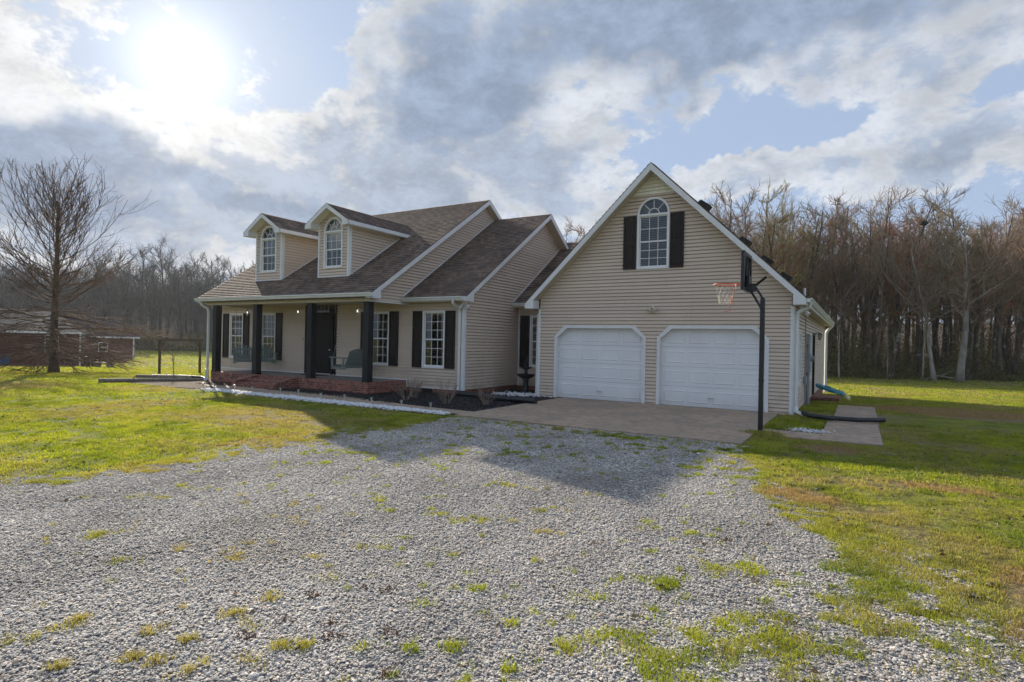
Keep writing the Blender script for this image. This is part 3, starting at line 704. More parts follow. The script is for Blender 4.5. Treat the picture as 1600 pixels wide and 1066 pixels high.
# box returns at the eaves
for s in (-1, 1):
    xo = GC+s*ga; xi = GC+s*3.66
    zi = gtop(xi)-.20
    mb.prism([(xo, 15.845, 2.765), (xi, 15.845, 2.765), (xi, 15.845, zi), (xo, 15.845, 2.80)][::1], (0, .40, 0))
build_each(mb, 'rake_board', 'white_trim', HOUSE)
mb = MB(); soffit_strip(mb, 'y', 15.87, 16.25, GC, 2.93, 6.81, ga)
for s in (-1, 1): mb.quad((GC+s*ga, 16.2, 2.768), (GC+s*3.6, 16.2, 2.768), (GC+s*3.6, 31.4, 2.768), (GC+s*ga, 31.4, 2.768))
mb.build('soffit', 'soffit', HOUSE)
mb = MB().box(GC+ga-.012, GC+ga+.012, 15.87, 31.5, 2.75, 2.915).box(GC-ga-.012, GC-ga+.012, 15.87, 31.5, 2.75, 2.915)
build_each(mb, 'fascia', 'white_trim', HOUSE)
for (x, z) in ((-4.27, 0), (-3.36, 0), (-2.68, 0), (-2.11, 0)):   # box vents standing on the right slope
    zz = gtop(x); yv = 18.6 if x < -4 else 20.5; sl = GSL; mb = MB(); wv = .19; L = math.hypot(1, sl); dx_, dz_ = 1/L, -sl/L; nx_, nz_ = sl/L, 1/L
    c0 = Vector((x, yv, zz)); d = Vector((dx_, 0, dz_)); nv = Vector((nx_, 0, nz_)); Y = Vector((0, 1, 0))
    lo = [c0-d*wv-Y*wv, c0+d*wv-Y*wv, c0+d*wv+Y*wv, c0-d*wv+Y*wv]; hi = [c0-d*wv*.85-Y*wv+nv*.16, c0+d*wv*.9-Y*wv+nv*.21, c0+d*wv*.9+Y*wv+nv*.21, c0-d*wv*.85+Y*wv+nv*.16]
    b0 = len(mb.v); mb.v += [tuple(q) for q in lo+hi]; mb.f += [(b0, b0+1, b0+5, b0+4), (b0+1, b0+2, b0+6, b0+5), (b0+2, b0+3, b0+7, b0+6), (b0+3, b0, b0+4, b0+7), (b0+4, b0+5, b0+6, b0+7)]
    mb.build('roof_vent', 'dark_vent', gr_)
MB().lathe((-2.0, 27.5, gtop(-2.0)-.1), [(.045, 0), (.045, .55)], 10).build('vent_pipe', 'gutter_white', gr_)
gutter([(GC+ga+.012, 15.83, 2.93), (GC+ga+.012, 31.55, 2.93)], out=(1, 0, 0))
# right side wall
sw = Wall((GX1, 0, 0), (0, 1, 0), (1, 0, 0))
siding(sw, rect(G+.075, GB, .02, 2.766), [rect(17.40, 18.15, .66, 2.12), rect(21.5, 22.45, .66, 2.16), rect(23.1, 24.1, -.02, 2.2)], 'wall', zbase=.02-ZS)
window(sw, 17.38, 18.17, .64, 2.14, blind='blinds'); window(sw, 21.48, 22.47, .64, 2.18, blind='blinds')
mb = MB(); sw.box(mb, GB-.08, GB, -.0, 2.76, 0, .032); build_each(mb, 'corner_board', 'white_trim', HOUSE)
mb = MB(); sw.box(mb, 23.10, 24.10, .02, 2.2, -.06, -.02); sw.box(mb, 23.04, 23.14, .0, 2.24, -.03, .035); sw.box(mb, 24.06, 24.16, .0, 2.24, -.03, .035); sw.box(mb, 23.14, 24.06, 2.14, 2.24, -.03, .033)
mb.build('side_door', 'door_dark', HOUSE)
MB().box(GX0, GX1-.006, G+.012, G+.1, -.6, -.03).box(GX1-.1, GX1-.004, G+.1, GB, -.8, .02).build('foundation', 'brick', HOUSE)
MB().box(GX0+.02, GX1-.02, GB-.03, GB, -.8, 2.9).prism([(GX0, GB-.03, 2.8), (GX1, GB-.03, 2.8), (GC, GB-.03, 6.6)], (0, .03, 0)).box(GX0+.0, GX0+.03, G+.05, GB-.03, -.5, 2.9).build('rear_wall', 'siding', HOUSE)
downspout([(GC+ga+.07, G-.08, 2.83), (GC+ga+.05, G-.06, 2.72), (GX1+.10, G+.02, 2.58), (GX1+.07, G+.03, 2.42), (GX1+.07, G+.03, .22), (GX1+.10, G-.03, .10), (GX1+.27, G-.22, .045)], w=.085)
downspout([(GC+ga+.07, 31.1, 2.83), (GC+ga+.0, 31.05, 2.72), (GX1+.12, GB+.05, 2.52), (GX1+.10, GB+.06, 2.42), (GX1+.10, GB+.06, -.35)], w=.11)
# --- middle block and porch wall (one plane)
fw = Wall((0, M_, 0), (1, 0, 0), (0, -1, 0)); HX0 = -23.483
ZF = .37
winx = [(-22.70, -21.79), (-20.625, -19.72), (-14.66, -13.755), (-12.285, -11.37)]
holes = [rect(a+.02, b-.02, .825, 2.645) for a, b in winx]
DU = (-18.01, -16.31)
siding(fw, rect(HX0+.07, -21.1, .169, ZF), [], 'wall', zbase=.169)
siding(fw, rect(HX0+.07, MX0-.0, ZF, 3.02), holes+[rect(DU[0]+.02, DU[1]-.02, ZF-.01, 3.0)], 'wall', zbase=.169)
siding(fw, rect(MX0, MX1-.07, .169, 3.07), holes, 'wall', zbase=.169)
for a, b in winx: window(fw, a, b, .805, 2.665, blindfrac=1.0 if a > -15 else .5)
for a0, a1 in ((-23.13, -22.735), (-21.765, -21.385), (-21.03, -20.65), (-19.70, -19.32), (-15.07, -14.69), (-13.735, -13.335), (-12.70, -12.31), (-11.35, -10.965)):
    shutter(fw, a0, a1, .805, 2.66)
mb = MB(); fw.box(mb, HX0, HX0+.075, .169, 3.0, -.05, .032); fw.box(mb, MX1-.075, MX1+.002, .14, 3.0, -.05, .032); mb.box(MX1-.05, MX1+.032, M_+.001, M_+.075, .14, 3.0)
fw.box(mb, HX0+.1, DU[0]-.02, .356, .392, .004, .028); fw.box(mb, DU[1]+.02, -12.94, .356, .392, .004, .028); fw.box(mb, -12.94, -12.905, .15, .392, .004, .028); fw.box(mb, -12.9, MX1-.08, .140, .170, .0, .026)
build_each(mb, 'corner_board', 'white_trim', HOUSE)
# front door unit
mb = MB(); x0, x1 = DU
fw.box(mb, x0, x0+.07, ZF, 3.0, -.08, .03); fw.box(mb, x1-.07, x1, ZF, 3.0, -.08, .03); fw.box(mb, x0+.07, x1-.07, 2.93, 3.0, -.08, .028); fw.box(mb, x0+.07, x1-.07, 2.55, 2.66, -.08, .02)
fw.box(mb, -17.57, -17.50, ZF, 2.55, -.08, .018); fw.box(mb, -16.60, -16.53, ZF, 2.55, -.08, .018)
for k in range(5):
    z = .55+k*.5
    fw.box(mb, x0+.07, -17.57, z-.02, z+.02, -.05, -.012); fw.box(mb, -16.53, x1-.07, z-.02, z+.02, -.05, -.012)
ent = mb.build('entry_frame', 'door_dark', HOUSE)
mb = MB(); fw.box(mb, -17.50, -16.60, .40, 2.55, -.075, -.035)
for c0, c1 in ((-17.41, -17.09), (-17.01, -16.69)):
    for za, zb in ((.52, 1.12), (1.22, 1.88), (1.98, 2.42)): fw.box(mb, c0, c1, za, zb, -.035, -.026); fw.box(mb, c0+.05, c1-.05, za+.05, zb-.05, -.026, -.018)
fd = mb.build('front_door', 'door_dark', HOUSE)
MB().lathe((0, 0, 0), [(.012, 0), (.03, .02), (.03, .04), (.012, .05)], 10)
mb = MB(); mb.tube([(-16.67, M_+.03, 1.28), (-16.67, M_-.03, 1.28)], [.012, .028], 8); mb.build('door_knob', 'silver', fd)
mb = MB(); fw.box(mb, -17.43, -17.41, 2.67, 2.92, -.03, -.015); fw.box(mb, -17.03, -17.01, 2.67, 2.92, -.03, -.015)
for u in (-17.73, -17.2, -16.8, -16.45): fw.box(mb, u-.01, u+.01, 2.66, 2.93, -.035, -.018)
build_each(mb, 'muntin', 'silver', ent)
mb = MB(); q = lambda a, b, c, d_: mb.quad(fw.P(a, c, -.045), fw.P(b, c, -.045), fw.P(b, d_, -.045), fw.P(a, d_, -.045)); q(x0+.07, x1-.07, 2.66, 2.93); q(x0+.07, -17.57, .40, 2.55); q(-16.53, x1-.07, .40, 2.55)
mb.build('sidelight_glass', 'glass', ent)
MB().box(DU[0]+.05, DU[1]-.05, M_+.02, M_+.16, .345, .395).build('threshold', 'silver', HOUSE)
# brick foundation of the main block
mb = MB().box(HX0, MX1-.01, M_+.012, M_+.2, -.5, .165).box(MX1-.2, MX1-.012, M_+.2, 25, -.5, .165).build('foundation', 'brick_tan', HOUSE)
mb = MB(); fw.box(mb, -12.28, -11.86, -.01, .14, -.01, .002); mb.build('crawl_vent', 'dark_vent', HOUSE)
# mid east wall
ew = Wall((MX1, 0, 0), (0, 1, 0), (1, 0, 0)); mc, mz = 19.958, 6.69; me_ = 14.45; mh = mc-me_; MSL = (mz-3.075)/mh
mt = lambda y: mz-abs(y-mc)*MSL-.15
siding(ew, [(M_+.075, .169), (25.0, .169), (25.0, mt(25.0)), (mc, mz-.15), (M_+.075, mt(M_+.075))], [], 'wall', zbase=.169)
gable_roof('x', MX0+.005, MX1+.36, mc, 3.075, mz, mh, 'shingle_x')
mb = MB(); rake(mb, 'x', MX1+.335, .03, mc, 3.075, mz, mh, .15, .015)
mb.prism([(MX1+.345, me_, 3.07), (MX1+.345, me_, 2.93), (MX1+.345, me_+.42, 2.93), (MX1+.345, me_+.42, 3.21)], (-.34, 0, 0))
build_each(mb, 'rake_board', 'white_trim', HOUSE)
mb = MB(); soffit_strip(mb, 'x', MX1+.01, MX1+.34, mc, 3.075, mz, mh, .15); mb.quad((MX0, me_+.01, 2.955), (MX1+.3, me_+.01, 2.955), (MX1+.3, M_+.02, 2.955), (MX0, M_+.02, 2.955))
mb.build('soffit', 'soffit', HOUSE)
MB().box(MX0+.02, MX1+.33, me_-.002, me_+.022, 2.93, 3.055).build('fascia', 'white_trim', HOUSE)
gutter([(MX0-.03, me_-.003, 3.07), (MX1+.25, me_-.003, 3.07)])
downspout([(MX1-.12, me_-.06, 2.98), (MX1-.13, me_-.05, 2.88), (MX1-.13, M_-.10, 2.72), (MX1-.13, M_-.07, 2.6), (MX1-.13, M_-.07, .25), (MX1-.12, M_-.12, .12), (MX1-.05, M_-.22, .06)], w=.085)
# main block gables and roof
pc, pz, pe = 19.164, 7.309, 12.80; ph = pc-pe; PSL = (pz-3.12)/ph; zr_main = lambda y: pz-abs(y-pc)*PSL
px0, px1 = -21.679, -12.60
mg = Wall((MX0, 0, 0), (0, 1, 0), (1, 0, 0)); t = lambda y: zr_main(y)-.15
siding(mg, [(13.02, 2.90), (25.2, 2.90), (25.2, t(25.2)), (pc, pz-.15), (13.02, t(13.02))], [], 'wall', zbase=.169)
lg = Wall((px0+.27, 0, 0), (0, 1, 0), (-1, 0, 0))
siding(lg, [(13.02, 2.90), (25.2, 2.90), (25.2, t(25.2)), (pc, pz-.15), (13.02, t(13.02))], [], 'wall', zbase=.169)
main_roof = gable_roof('x', px0, px1, pc, 3.12, pz, ph, 'shingle_x')
mb = MB(); rake(mb, 'x', px1-.022, .03, pc, 3.12, pz, ph, .15, .015); rake(mb, 'x', px0+.022, -.03, pc, 3.12, pz, ph, .15, .015)
mb.prism([(px1+.004, pe, 3.10), (px1+.004, pe, 2.95), (px1+.004, pe+.38, 2.95), (px1+.004, pe+.38, 3.26)], (-.27, 0, 0))
mb.prism([(px0-.004, pe, 3.10), (px0-.004, pe, 2.95), (px0-.004, pe+.38, 2.95), (px0-.004, pe+.38, 3.26)], (.27, 0, 0))
build_each(mb, 'rake_board', 'white_trim', HOUSE)
mb = MB(); soffit_strip(mb, 'x', MX0+.01, px1-.01, pc, 3.12, pz, ph, .15)
mb.quad((px0+.02, pe+.01, 2.955), (MX0, pe+.01, 2.955), (MX0, 13.0, 2.955), (px0+.02, 13.0, 2.955))
mb.box(px0+.27, MX0-.001, 13.2, M_+.01, 2.925, 2.96)     # porch ceiling
mb.box(-23.5, px0+.27, 14.5, M_+.01, 2.90, 2.93)
mb.box(px0+.27, MX0+.012, 12.995, 13.20, 2.865, 3.02)     # beam along the front
mb.box(MX0-.2, MX0+.014, 13.205, M_-.005, 2.865, 2.922)
mb.box(px0+.262, px0+.46, 13.205, M_-.005, 2.865, 2.922)
mb.build('porch_beam', 'soffit', HOUSE)
mb = MB().box(MX0-.0, MX0+.03, 12.99, M_-.01, 2.86, 2.90).build('beam_trim', 'white_trim', HOUSE)
gutter([(px0-.03, pe-.003, 3.11), (px1+.02, pe-.003, 3.11)], h=.115)
downspout([(px0+.25, pe-.06, 3.0), (px0+.33, pe+.0, 2.86), (px0+.44, 12.96, 2.74), (px0+.46, 12.98, 2.6), (px0+.46, 12.98, .42)], w=.075)
downspout([(px0+.46, 12.97, .45), (px0+.46, 12.97, .08), (px0+.42, 12.90, .02)], w=.125)
# left wing roof and wall behind the porch
MB().box(HX0, HX0+.03, M_+.05, 25, -.3, 3.0).box(HX0, MX1-.03, 25.0, 25.03, -.5, 3.05).build('rear_wall', 'siding', HOUSE)
roofslab('roof', 'shingle_x', 'x', -23.75, px0+.26, (14.50, 2.985), (19.1, 5.9)); roofslab('roof', 'shingle_x', 'x', -23.75, px0+.26, (25.3, 2.985), (19.1, 5.9))
MB().prism([(HX0+.01, M_, 2.9), (HX0+.01, 25, 2.9), (HX0+.01, 19.1, 5.75)], (.03, 0, 0)).build('wall', 'siding', HOUSE)
# connector
cw_ = Wall((0, 18.231, 0), (1, 0, 0), (0, -1, 0))
siding(cw_, rect(MX1+.03, GX0, .14, 3.0), [rect(-10.12, -9.26, .83, 2.65)], 'wall', zbase=.169-ZS)
window(cw_, -10.14, -9.24, .81, 2.67); shutter(cw_, -10.54, -10.16, .81, 2.66)
mb = MB(); cw_.box(mb, MX1+.025, MX1+.07, .14, 2.98, 0, .032); build_each(mb, 'corner_board', 'white_trim', HOUSE)
roofslab('roof', 'shingle_x', 'x', MX1+.02, GC-.5, (17.80, 3.10), (22.1, 5.94)); roofslab('roof', 'shingle_x', 'x', MX1+.02, GC-.5, (26.4, 3.10), (22.1, 5.94))
MB().box(MX1+.02, GX0, 18.24, 18.4, -.4, .138).build('foundation', 'brick_tan', HOUSE)
MB().box(MX1+.02, GX0-.3, 17.80, 17.82, 2.93, 3.09).box(MX1+.02, GX0, 17.82, 18.24, 2.93, 2.95).build('fascia', 'soffit', HOUSE)
gutter([(MX1+.02, 17.797, 3.09), (GX0-.32, 17.797, 3.09)])
downspout([(GX0-.40, 17.75, 2.98), (GX0-.40, 17.80, 2.86), (GX0-.14, G+.55, 2.72), (GX0-.05, G+.04, 2.60), (GX0-.05, G+.02, .05)], w=.085)
# white valley flashing where the connector and middle roofs meet the walls
mb = MB()
k = (5.94-3.10)/4.3
mb.prism([(MX1+.02, 17.80, 3.115), (MX1+.02, 22.1, 5.955), (MX1+.02, 22.1, 6.0), (MX1+.02, 17.80, 3.16)], (.015, 0, 0))
mb.prism([(MX0+.02, me_, 3.09), (MX0+.02, mc, mz+.01), (MX0+.02, mc, mz+.055), (MX0+.02, me_, 3.135)], (.015, 0, 0))
mb.build('flashing', 'white_trim', HOUSE)
# --- porch deck, posts, steps
mb = MB().box(-21.095, -12.946, 13.05, 13.25, -.2, .352).box(-13.146, -12.946, 13.25, M_+.0, -.2, .352).box(-21.095, -20.9, 13.25, M_+.0, -.2, .352)
pb_ = mb.build('porch_base', 'brick', HOUSE)
MB().box(-21.10, -12.941, 13.043, 13.25, .285, .358).box(-13.15, -12.941, 13.25, M_-.002, .285, .358).build('brick_edge', 'brick_cap', pb_)
MB().box(-20.898, -13.152, 13.252, M_+.01, .2, .350).build('porch_deck', 'porch_floor', HOUSE)
for q in (-20.96, -18.542, -15.669, -13.09):
    w2 = .112; mb = MB().box(q-w2, q+w2, 13.17-w2, 13.17+w2, .352, 2.864).box(q-w2-.012, q+w2+.012, 13.17-w2-.012, 13.17+w2+.012, .354, .40)
    mb.build('porch_post', 'post_dark', HOUSE)
mb = MB()
for x in (-18.45, -16.40):
    mb.prism([(x, 13.04, -.1), (x, 13.04, .34), (x, 12.15, .16), (x, 12.15, -.1)], (.22, 0, 0))
mb.box(-18.229, -16.401, 12.62, 13.04, -.1, .235).box(-18.229, -16.401, 12.22, 12.62, -.1, .115)
fs_ = mb.build('front_steps', 'brick', HOUSE)
for x in (-18.455, -16.405):
    MB().prism([(x, 13.035, .341), (x, 13.035, .372), (x, 12.14, .192), (x, 12.14, .161)], (.23, 0, 0)).build('step_cap', 'brick_cap', fs_)
MB().box(-18.227, -16.403, 12.61, 12.70, .236, .262).box(-18.227, -16.403, 12.21, 12.30, .116, .142).build('tread_edge', 'brick_cap', fs_)
MB().box(-1.41, -.55, 23.0, 24.3, -.6, -.02).box(-.55, -.2, 23.0, 24.3, -.6, -.2).build('side_steps', 'brick', HOUSE)
MB().box(-18.16, -18.13, M_-.02, M_-.001, 1.60, 1.72).build('doorbell', 'black_plastic', HOUSE)
# --- dormers
for dc in (-18.869, -15.435):
    DY, RY = 13.832, 13.474; hw, rw, ap = .746, 1.046, 6.254; et = 5.60; sl = (ap-et)/rw
    dw = Wall((0, DY, 0), (1, 0, 0), (0, -1, 0)); zb = zr_main(DY)-.03
    top = lambda x: ap-abs(x-dc)*sl-.13
    hz = 5.38; hole = [rect(dc-.43, dc+.43, 4.12, hz), [(dc+.43*math.cos(math.pi*i/12), hz+.43*math.sin(math.pi*i/12)) for i in range(13)]]
    dm = siding(dw, [(dc-hw, zb), (dc+hw, zb), (dc+hw, top(dc+hw)), (dc, top(dc)), (dc-hw, top(dc-hw))], hole, 'dormer', zbase=zb)
    for s in (-1, 1):
        ws = Wall((dc+s*hw, 0, 0), (0, 1, 0), (s, 0, 0)); zt = et+.02; ye = pe+(zt-3.12)/PSL
        siding(ws, [(DY, zb), (ye, zt), (DY, zt)], [], 'dormer_side_wall', dm, zbase=zb)
    mb = MB()
    for s in (-1, 1): dw.box(mb, dc+s*hw-.07*(s > 0), dc+s*hw+.07*(s < 0), zb, et, -.03, .032)
    dw.box(mb, dc-hw+.07, dc+hw-.07, zb-.01, zb+.07, -.03, .032)
    mb.box(dc+hw-.03, dc+hw+.032, DY+.001, DY+.08, zb, et); mb.box(dc-hw-.032, dc-hw+.03, DY+.001, DY+.08, zb, et)
    mb.prism([(dc+hw+.019, DY, zb+.02), (dc+hw+.019, ye, et+.04), (dc+hw+.019, ye, et+.10), (dc+hw+.019, DY, zb+.08)], (.012, 0, 0))
    rake(mb, 'y', RY-.008, .03, dc, et, ap, rw, .13, .015)
    for s in (-1, 1): mb.prism([(dc+s*rw, RY-.004, et-.02), (dc+s*(hw+.0), RY-.004, et+.12), (dc+s*(hw+.0), RY-.004, et-.14), (dc+s*rw, RY-.004, et-.14)], (0, .36, 0))
    for s in (-1, 1): mb.box(min(dc+s*rw, dc+s*(rw+.02)), max(dc+s*rw, dc+s*(rw+.02)), RY+.01, 17.2, et-.13, et-.005)
    mb.build('dormer_trim', 'white_trim', dm)
    mb = MB(); soffit_strip(mb, 'y', RY+.01, DY, dc, et, ap, rw, .12)
    for s in (-1, 1): mb.quad((dc+s*hw, DY-.3, et-.135), (dc+s*rw, DY-.3, et-.135), (dc+s*rw, 17.1, et-.135), (dc+s*hw, 17.1, et-.135))
    mb.build('dormer_soffit', 'cream_panel', dm)
    gable_roof('y', RY, 17.6, dc, et, ap, rw, 'shingle_y', dm, 'dormer_roof')
    window(dw, dc-.45, dc+.45, 4.10, 5.38, arch=True, rows=(2, 2), parent=dm, blind='curtain', blindfrac=.55, sub=False)
# ------------------------------------------------------------------ porch lanterns
def lantern(loc, label, lit=True, side=(0, -1)):
    t = root('wall_lantern', label, 'lantern', loc, 'porch wall lanterns'); x, y, z = loc; sx, sy = side
    cx, cy = x+sx*.14, y+sy*.14
    mm_ = 'silver' if lit else 'black_metal'; MB().tube([(x, y, z), (x+sx*.02, y+sy*.02, z)], .055, 12).build('wall_plate', mm_, t); MB().tube([(x+sx*.02, y+sy*.02, z), (x+sx*.08, y+sy*.08, z+.05), (cx, cy, z+.02)], .010, 6).build('bracket', mm_, t)
    MB().lathe((cx, cy, z-.02), [(.02, .05), (.085, .0), (.085, -.012), (.0, -.012)], 6).build('lamp_cap', mm_, t); MB().lathe((cx, cy, z-.20), [(.0, -.045), (.035, -.02), (.050, 0), (.0, .004)], 6).build('lamp_base', mm_, t)
    g_ = MB().lathe((cx, cy, z-.196), [(.048, 0), (.080, .16)], 6); g_.f = g_.f[:-2]; g_.build('lamp_glass', 'glass', t)
    if lit: MB().lathe((cx, cy, z-.16), [(.004, 0), (.022, .03), (.018, .07), (.004, .09)], 10).build('bulb', 'bulb', t)
    return t
for x, lb in ((-21.34, 'small lit porch lantern between the two left porch windows'), (-18.26, 'lit glass porch lantern on the wall left of the front door'), (-15.13, 'lit glass porch lantern on the wall between door and right swing'), (-23.36, 'lit porch lantern at the far left corner of the porch wall')):
    lantern((x, M_-.02, 2.80), lb)
lantern((GX1+.02, 24.6, 2.25), 'black lantern beside the side door on the garage wall', False, (1, 0))
t = root('floodlight', 'cream twin security floodlight on the garage wall above the two doors', 'floodlight', (-5.04, G-.02, 2.72))
MB().tube([(-5.04, G-.02, 2.76), (-5.04, G-.05, 2.76)], .055, 12).build('base', 'fixture_cream', t)
for s in (-1, 1): MB().tube([(-5.04+s*.03, G-.05, 2.76), (-5.04+s*.07, G-.11, 2.74), (-5.04+s*.08, G-.20, 2.66)], [.015, .045, .062], 10).build('lamp_head', 'fixture_cream', t)
MB().tube([(-5.04, G-.05, 2.70), (-5.04, G-.10, 2.66)], .03, 8).build('sensor', 'fixture_cream', t)
def corner_flood(loc, lb, d):
    x, y, z = loc; t = root('floodlight', lb, 'floodlight', loc, 'floodlights under the eaves')
    MB().tube([(x, y, z), (x, y, z-.06)], .05, 10).build('base', 'white_trim', t)
    for s in (-1, 1): MB().tube([(x, y, z-.05), (x+s*d[0]*.08, y+s*d[1]*.08, z-.12), (x+s*d[0]*.16, y+s*d[1]*.16-.05, z-.22)], [.02, .035, .058], 10).build('lamp_head', 'white_trim', t)
corner_flood((GX1+.16, G+.15, 2.76), 'white twin floodlight under the garage eave at its right front corner', (1, .1))
corner_flood((MX1+.10, M_-.12, 2.95), 'white twin floodlight under the eave by the middle block corner downspout', (1, .15))

# ------------------------------------------------------------------ porch swings
def make_swing(label, loc, ang):
    c, s = math.cos(ang), math.sin(ang); X, Y, Z = loc
    T = lambda p: (X+p[0]*c-p[1]*s, Y+p[0]*s+p[1]*c, Z+p[2])
    t = root('porch_swing', label, 'porch swing', loc, 'porch swings')
    def bx(mb, o, a, b_, d):
        O = Vector(T(o)); mb.obox(O, Vector(T([o[i]+a[i] for i in range(3)]))-O, Vector(T([o[i]+b_[i] for i in range(3)]))-O, Vector(T([o[i]+d[i] for i in range(3)]))-O)
    mb = MB(); L = .68
    for k in range(6):
        y = -.26+k*.085; bx(mb, (-L, y, .40-.03*(k/5)), (2*L, 0, 0), (0, .072, 0), (0, 0, .02))
    bx(mb, (-L, -.275, .33), (2*L, 0, 0), (0, .02, 0), (0, 0, .085)); bx(mb, (-L, .22, .31), (2*L, 0, 0), (0, .02, 0), (0, 0, .10))
    mb.build('seat', 'swing_paint', t)
    mb = MB(); n = 14; lean = (0, .20)
    for k in range(n):
        u = -L+.02+k*(2*L-.04)/n; wv = (2*L-.04)/n-.016; hh = .50+.10*math.sin(math.pi*((k % 7)+.5)/7); fan = ((k % 7)-3)*.012
        bx(mb, (u, .19, .36), (wv, 0, 0), (0, .018, 0), (fan, .24*hh/.55, hh))
    for z, yy in ((.47, .245), (.75, .375)): bx(mb, (-L-.01, yy, z), (2*L+.02, 0, 0), (0, .025, 0), (0, .02, .075))
    mb.build('backrest', 'swing_paint', t)
    for sx in (-1, 1):
        x0 = sx*(L+.02)-.045; mb = MB(); bx(mb, (x0-.02, -.36, .655), (.13, 0, 0), (0, .66, -.02), (0, 0, .032)); mb.build('armrest', 'swing_paint', t)
        mb = MB(); bx(mb, (x0+.03, -.30, .28), (.03, 0, 0), (0, .075, 0), (0, -.02, .375)); bx(mb, (x0+.03, .10, .30), (.03, 0, 0), (0, .07, 0), (0, .06, .345)); bx(mb, (x0+.025, -.30, .30), (.035, 0, 0), (0, .56, -.03), (0, 0, .07)); mb.build('arm_support', 'swing_paint', t)
        ch = MB(); zt = 2.91-Z
        ch.tube([T((sx*(L+.0), -.30, .62)), T((sx*(L-.0), .0, 1.45))], .007, 4).tube([T((sx*L, .36, .80)), T((sx*L, .0, 1.45))], .007, 4).tube([T((sx*L, 0, 1.45)), T((sx*L, 0, zt))], .008, 4); ch.build('chain', 'chain', t)
    return t
make_swing('green-grey wooden slat porch swing at the left end of the porch, seen from the front', (-19.80, 13.98, .42), D2R(66))
make_swing('green-grey wooden slat porch swing right of the front door, seen from behind', (-14.55, 13.98, .42), D2R(-84))
d_ = MB().box(-17.5, -16.6, 14.25, 14.75, .352, .366).build('door_mat', 'mat_brown'); tag(d_, 'dark rectangular door mat in front of the black front door', 'door mat')

# ------------------------------------------------------------------ basketball hoop
bx_, by_ = -1.635, 12.33
t = root('basketball_hoop', 'black pole basketball hoop with orange rim at the corner of the concrete apron', 'basketball hoop', (bx_, by_, 0))
MB().box(bx_-.042, bx_+.042, by_-.042, by_+.042, -.1, 2.66).box(bx_-.048, bx_+.048, by_-.048, by_+.048, 1.02, 1.06).build('pole', 'black_metal', t)
pz_ = 2.60
mb = MB()
for s in (-1, 1):
    mb.tube([(bx_-.02, by_+s*.05, 2.45), (bx_-.24, by_+s*.05, 2.84)], .018, 4); mb.tube([(bx_+.0, by_+s*.05, 2.66), (bx_-.16, by_+s*.05, 2.92)], .018, 4)
mb.box(bx_-.27, bx_-.13, by_-.07, by_+.07, 2.79, 2.95)
mb.build('support_arm', 'black_metal', t)
MB().tube([(bx_-.18, by_, 2.88), (bx_+.06, by_, 3.08)], .026, 6).build('adjusting_handle', 'black_metal', t)
bX = bx_-.33; mb = MB(); bw, z0, z1 = .46, 2.80, 3.56
for (ya, yb, za, zb) in ((-bw, -bw+.07, z0, z1), (bw-.07, bw, z0, z1), (-bw+.07, bw-.07, z0, z0+.07), (-bw+.07, bw-.07, z1-.07, z1)): mb.box(bX, bX+.05, by_+ya, by_+yb, za, zb)
mb.box(bX+.01, bX+.05, by_-.16, by_-.10, z0+.07, z1-.3); mb.box(bX+.01, bX+.05, by_+.10, by_+.16, z0+.07, z1-.3); mb.box(bX+.01, bX+.10, by_-.16, by_+.16, z0+.02, z0+.30)
bk = mb.build('backboard_frame', 'black_metal', t)
MB().box(bX-.012, bX-.001, by_-bw, by_+bw, z0, z1).build('backboard', 'glass', bk)
cy_, rz, rr_ = by_, 2.95, .228; rcx = bX-.15-rr_
mb = MB().tube([(rcx+rr_*math.cos(a*math.pi/16), cy_+rr_*math.sin(a*math.pi/16), rz) for a in range(33)], .011, 6).box(rcx+rr_-.01, bX-.012, cy_-.07, cy_+.07, rz-.012, rz+.012).box(bX-.03, bX-.0125, cy_-.07, cy_+.07, rz-.10, rz+.02)
mb.build('rim', 'rim_orange', t)
mb = MB(); mr = MB(); nn_ = 12
def np_(k, l):
    r = [.215, .185, .150, .125, .118][l]; z = rz-.01-[0, .10, .20, .30, .38][l]; a = 2*math.pi*(k+.5*(l % 2))/nn_; return (rcx+r*math.cos(a), cy_+r*math.sin(a), z)
for k in range(nn_):
    for l in range(4):
        if k in (0,) and l > 1: continue
        a0 = np_(k, l); o1 = np_(k, l+1); o2 = np_(k-1 if l % 2 == 0 else k+1, l+1)
        tgt = mr if k in (0, 11) else mb
        tgt.tube([a0, o1], .003, 3, False).tube([a0, o2], .003, 3, False)
mr.tube([np_(0, 2), (rcx+.14, cy_, rz-.36), (rcx+.08, cy_-.02, rz-.44), (rcx+.12, cy_, rz-.52), (rcx-.02, cy_, rz-.55)], .007, 4)
nt_ = mb.build('net', 'net_string', t); mr.build('net_red_cord', 'net_red', nt_)

# ------------------------------------------------------------------ tiered fountain
fx, fy = -9.45, 16.75
t = root('fountain', 'black three-tier garden fountain standing in the nook beside the garage corner', 'fountain', (fx, fy, 0))
FS = .78
FL = lambda pr, nseg: MB().lathe((fx, fy, 0), [(r*FS*1.06, q*FS) for r, q in pr], nseg)
FL([(.26, 0), (.26, .05), (.17, .09), (.13, .16), (.11, .20), (.14, .26), (.115, .30), (.10, .52), (.13, .58), (.09, .62)], 16).build('pedestal', 'fountain_iron', t, True)
FL([(.09, .60), (.16, .64), (.30, .72), (.37, .80), (.385, .80), (.385, .83), (.36, .83), (.20, .77), (.06, .76)], 24).build('basin', 'fountain_iron', t, True)
FL([(.06, .76), (.09, .84), (.06, .92), (.07, .98), (.06, 1.02)], 12).build('stem', 'fountain_iron', t, True)
FL([(.06, 1.01), (.12, 1.04), (.23, 1.10), (.245, 1.11), (.245, 1.135), (.15, 1.10), (.05, 1.10)], 24).build('basin', 'fountain_iron', t, True)
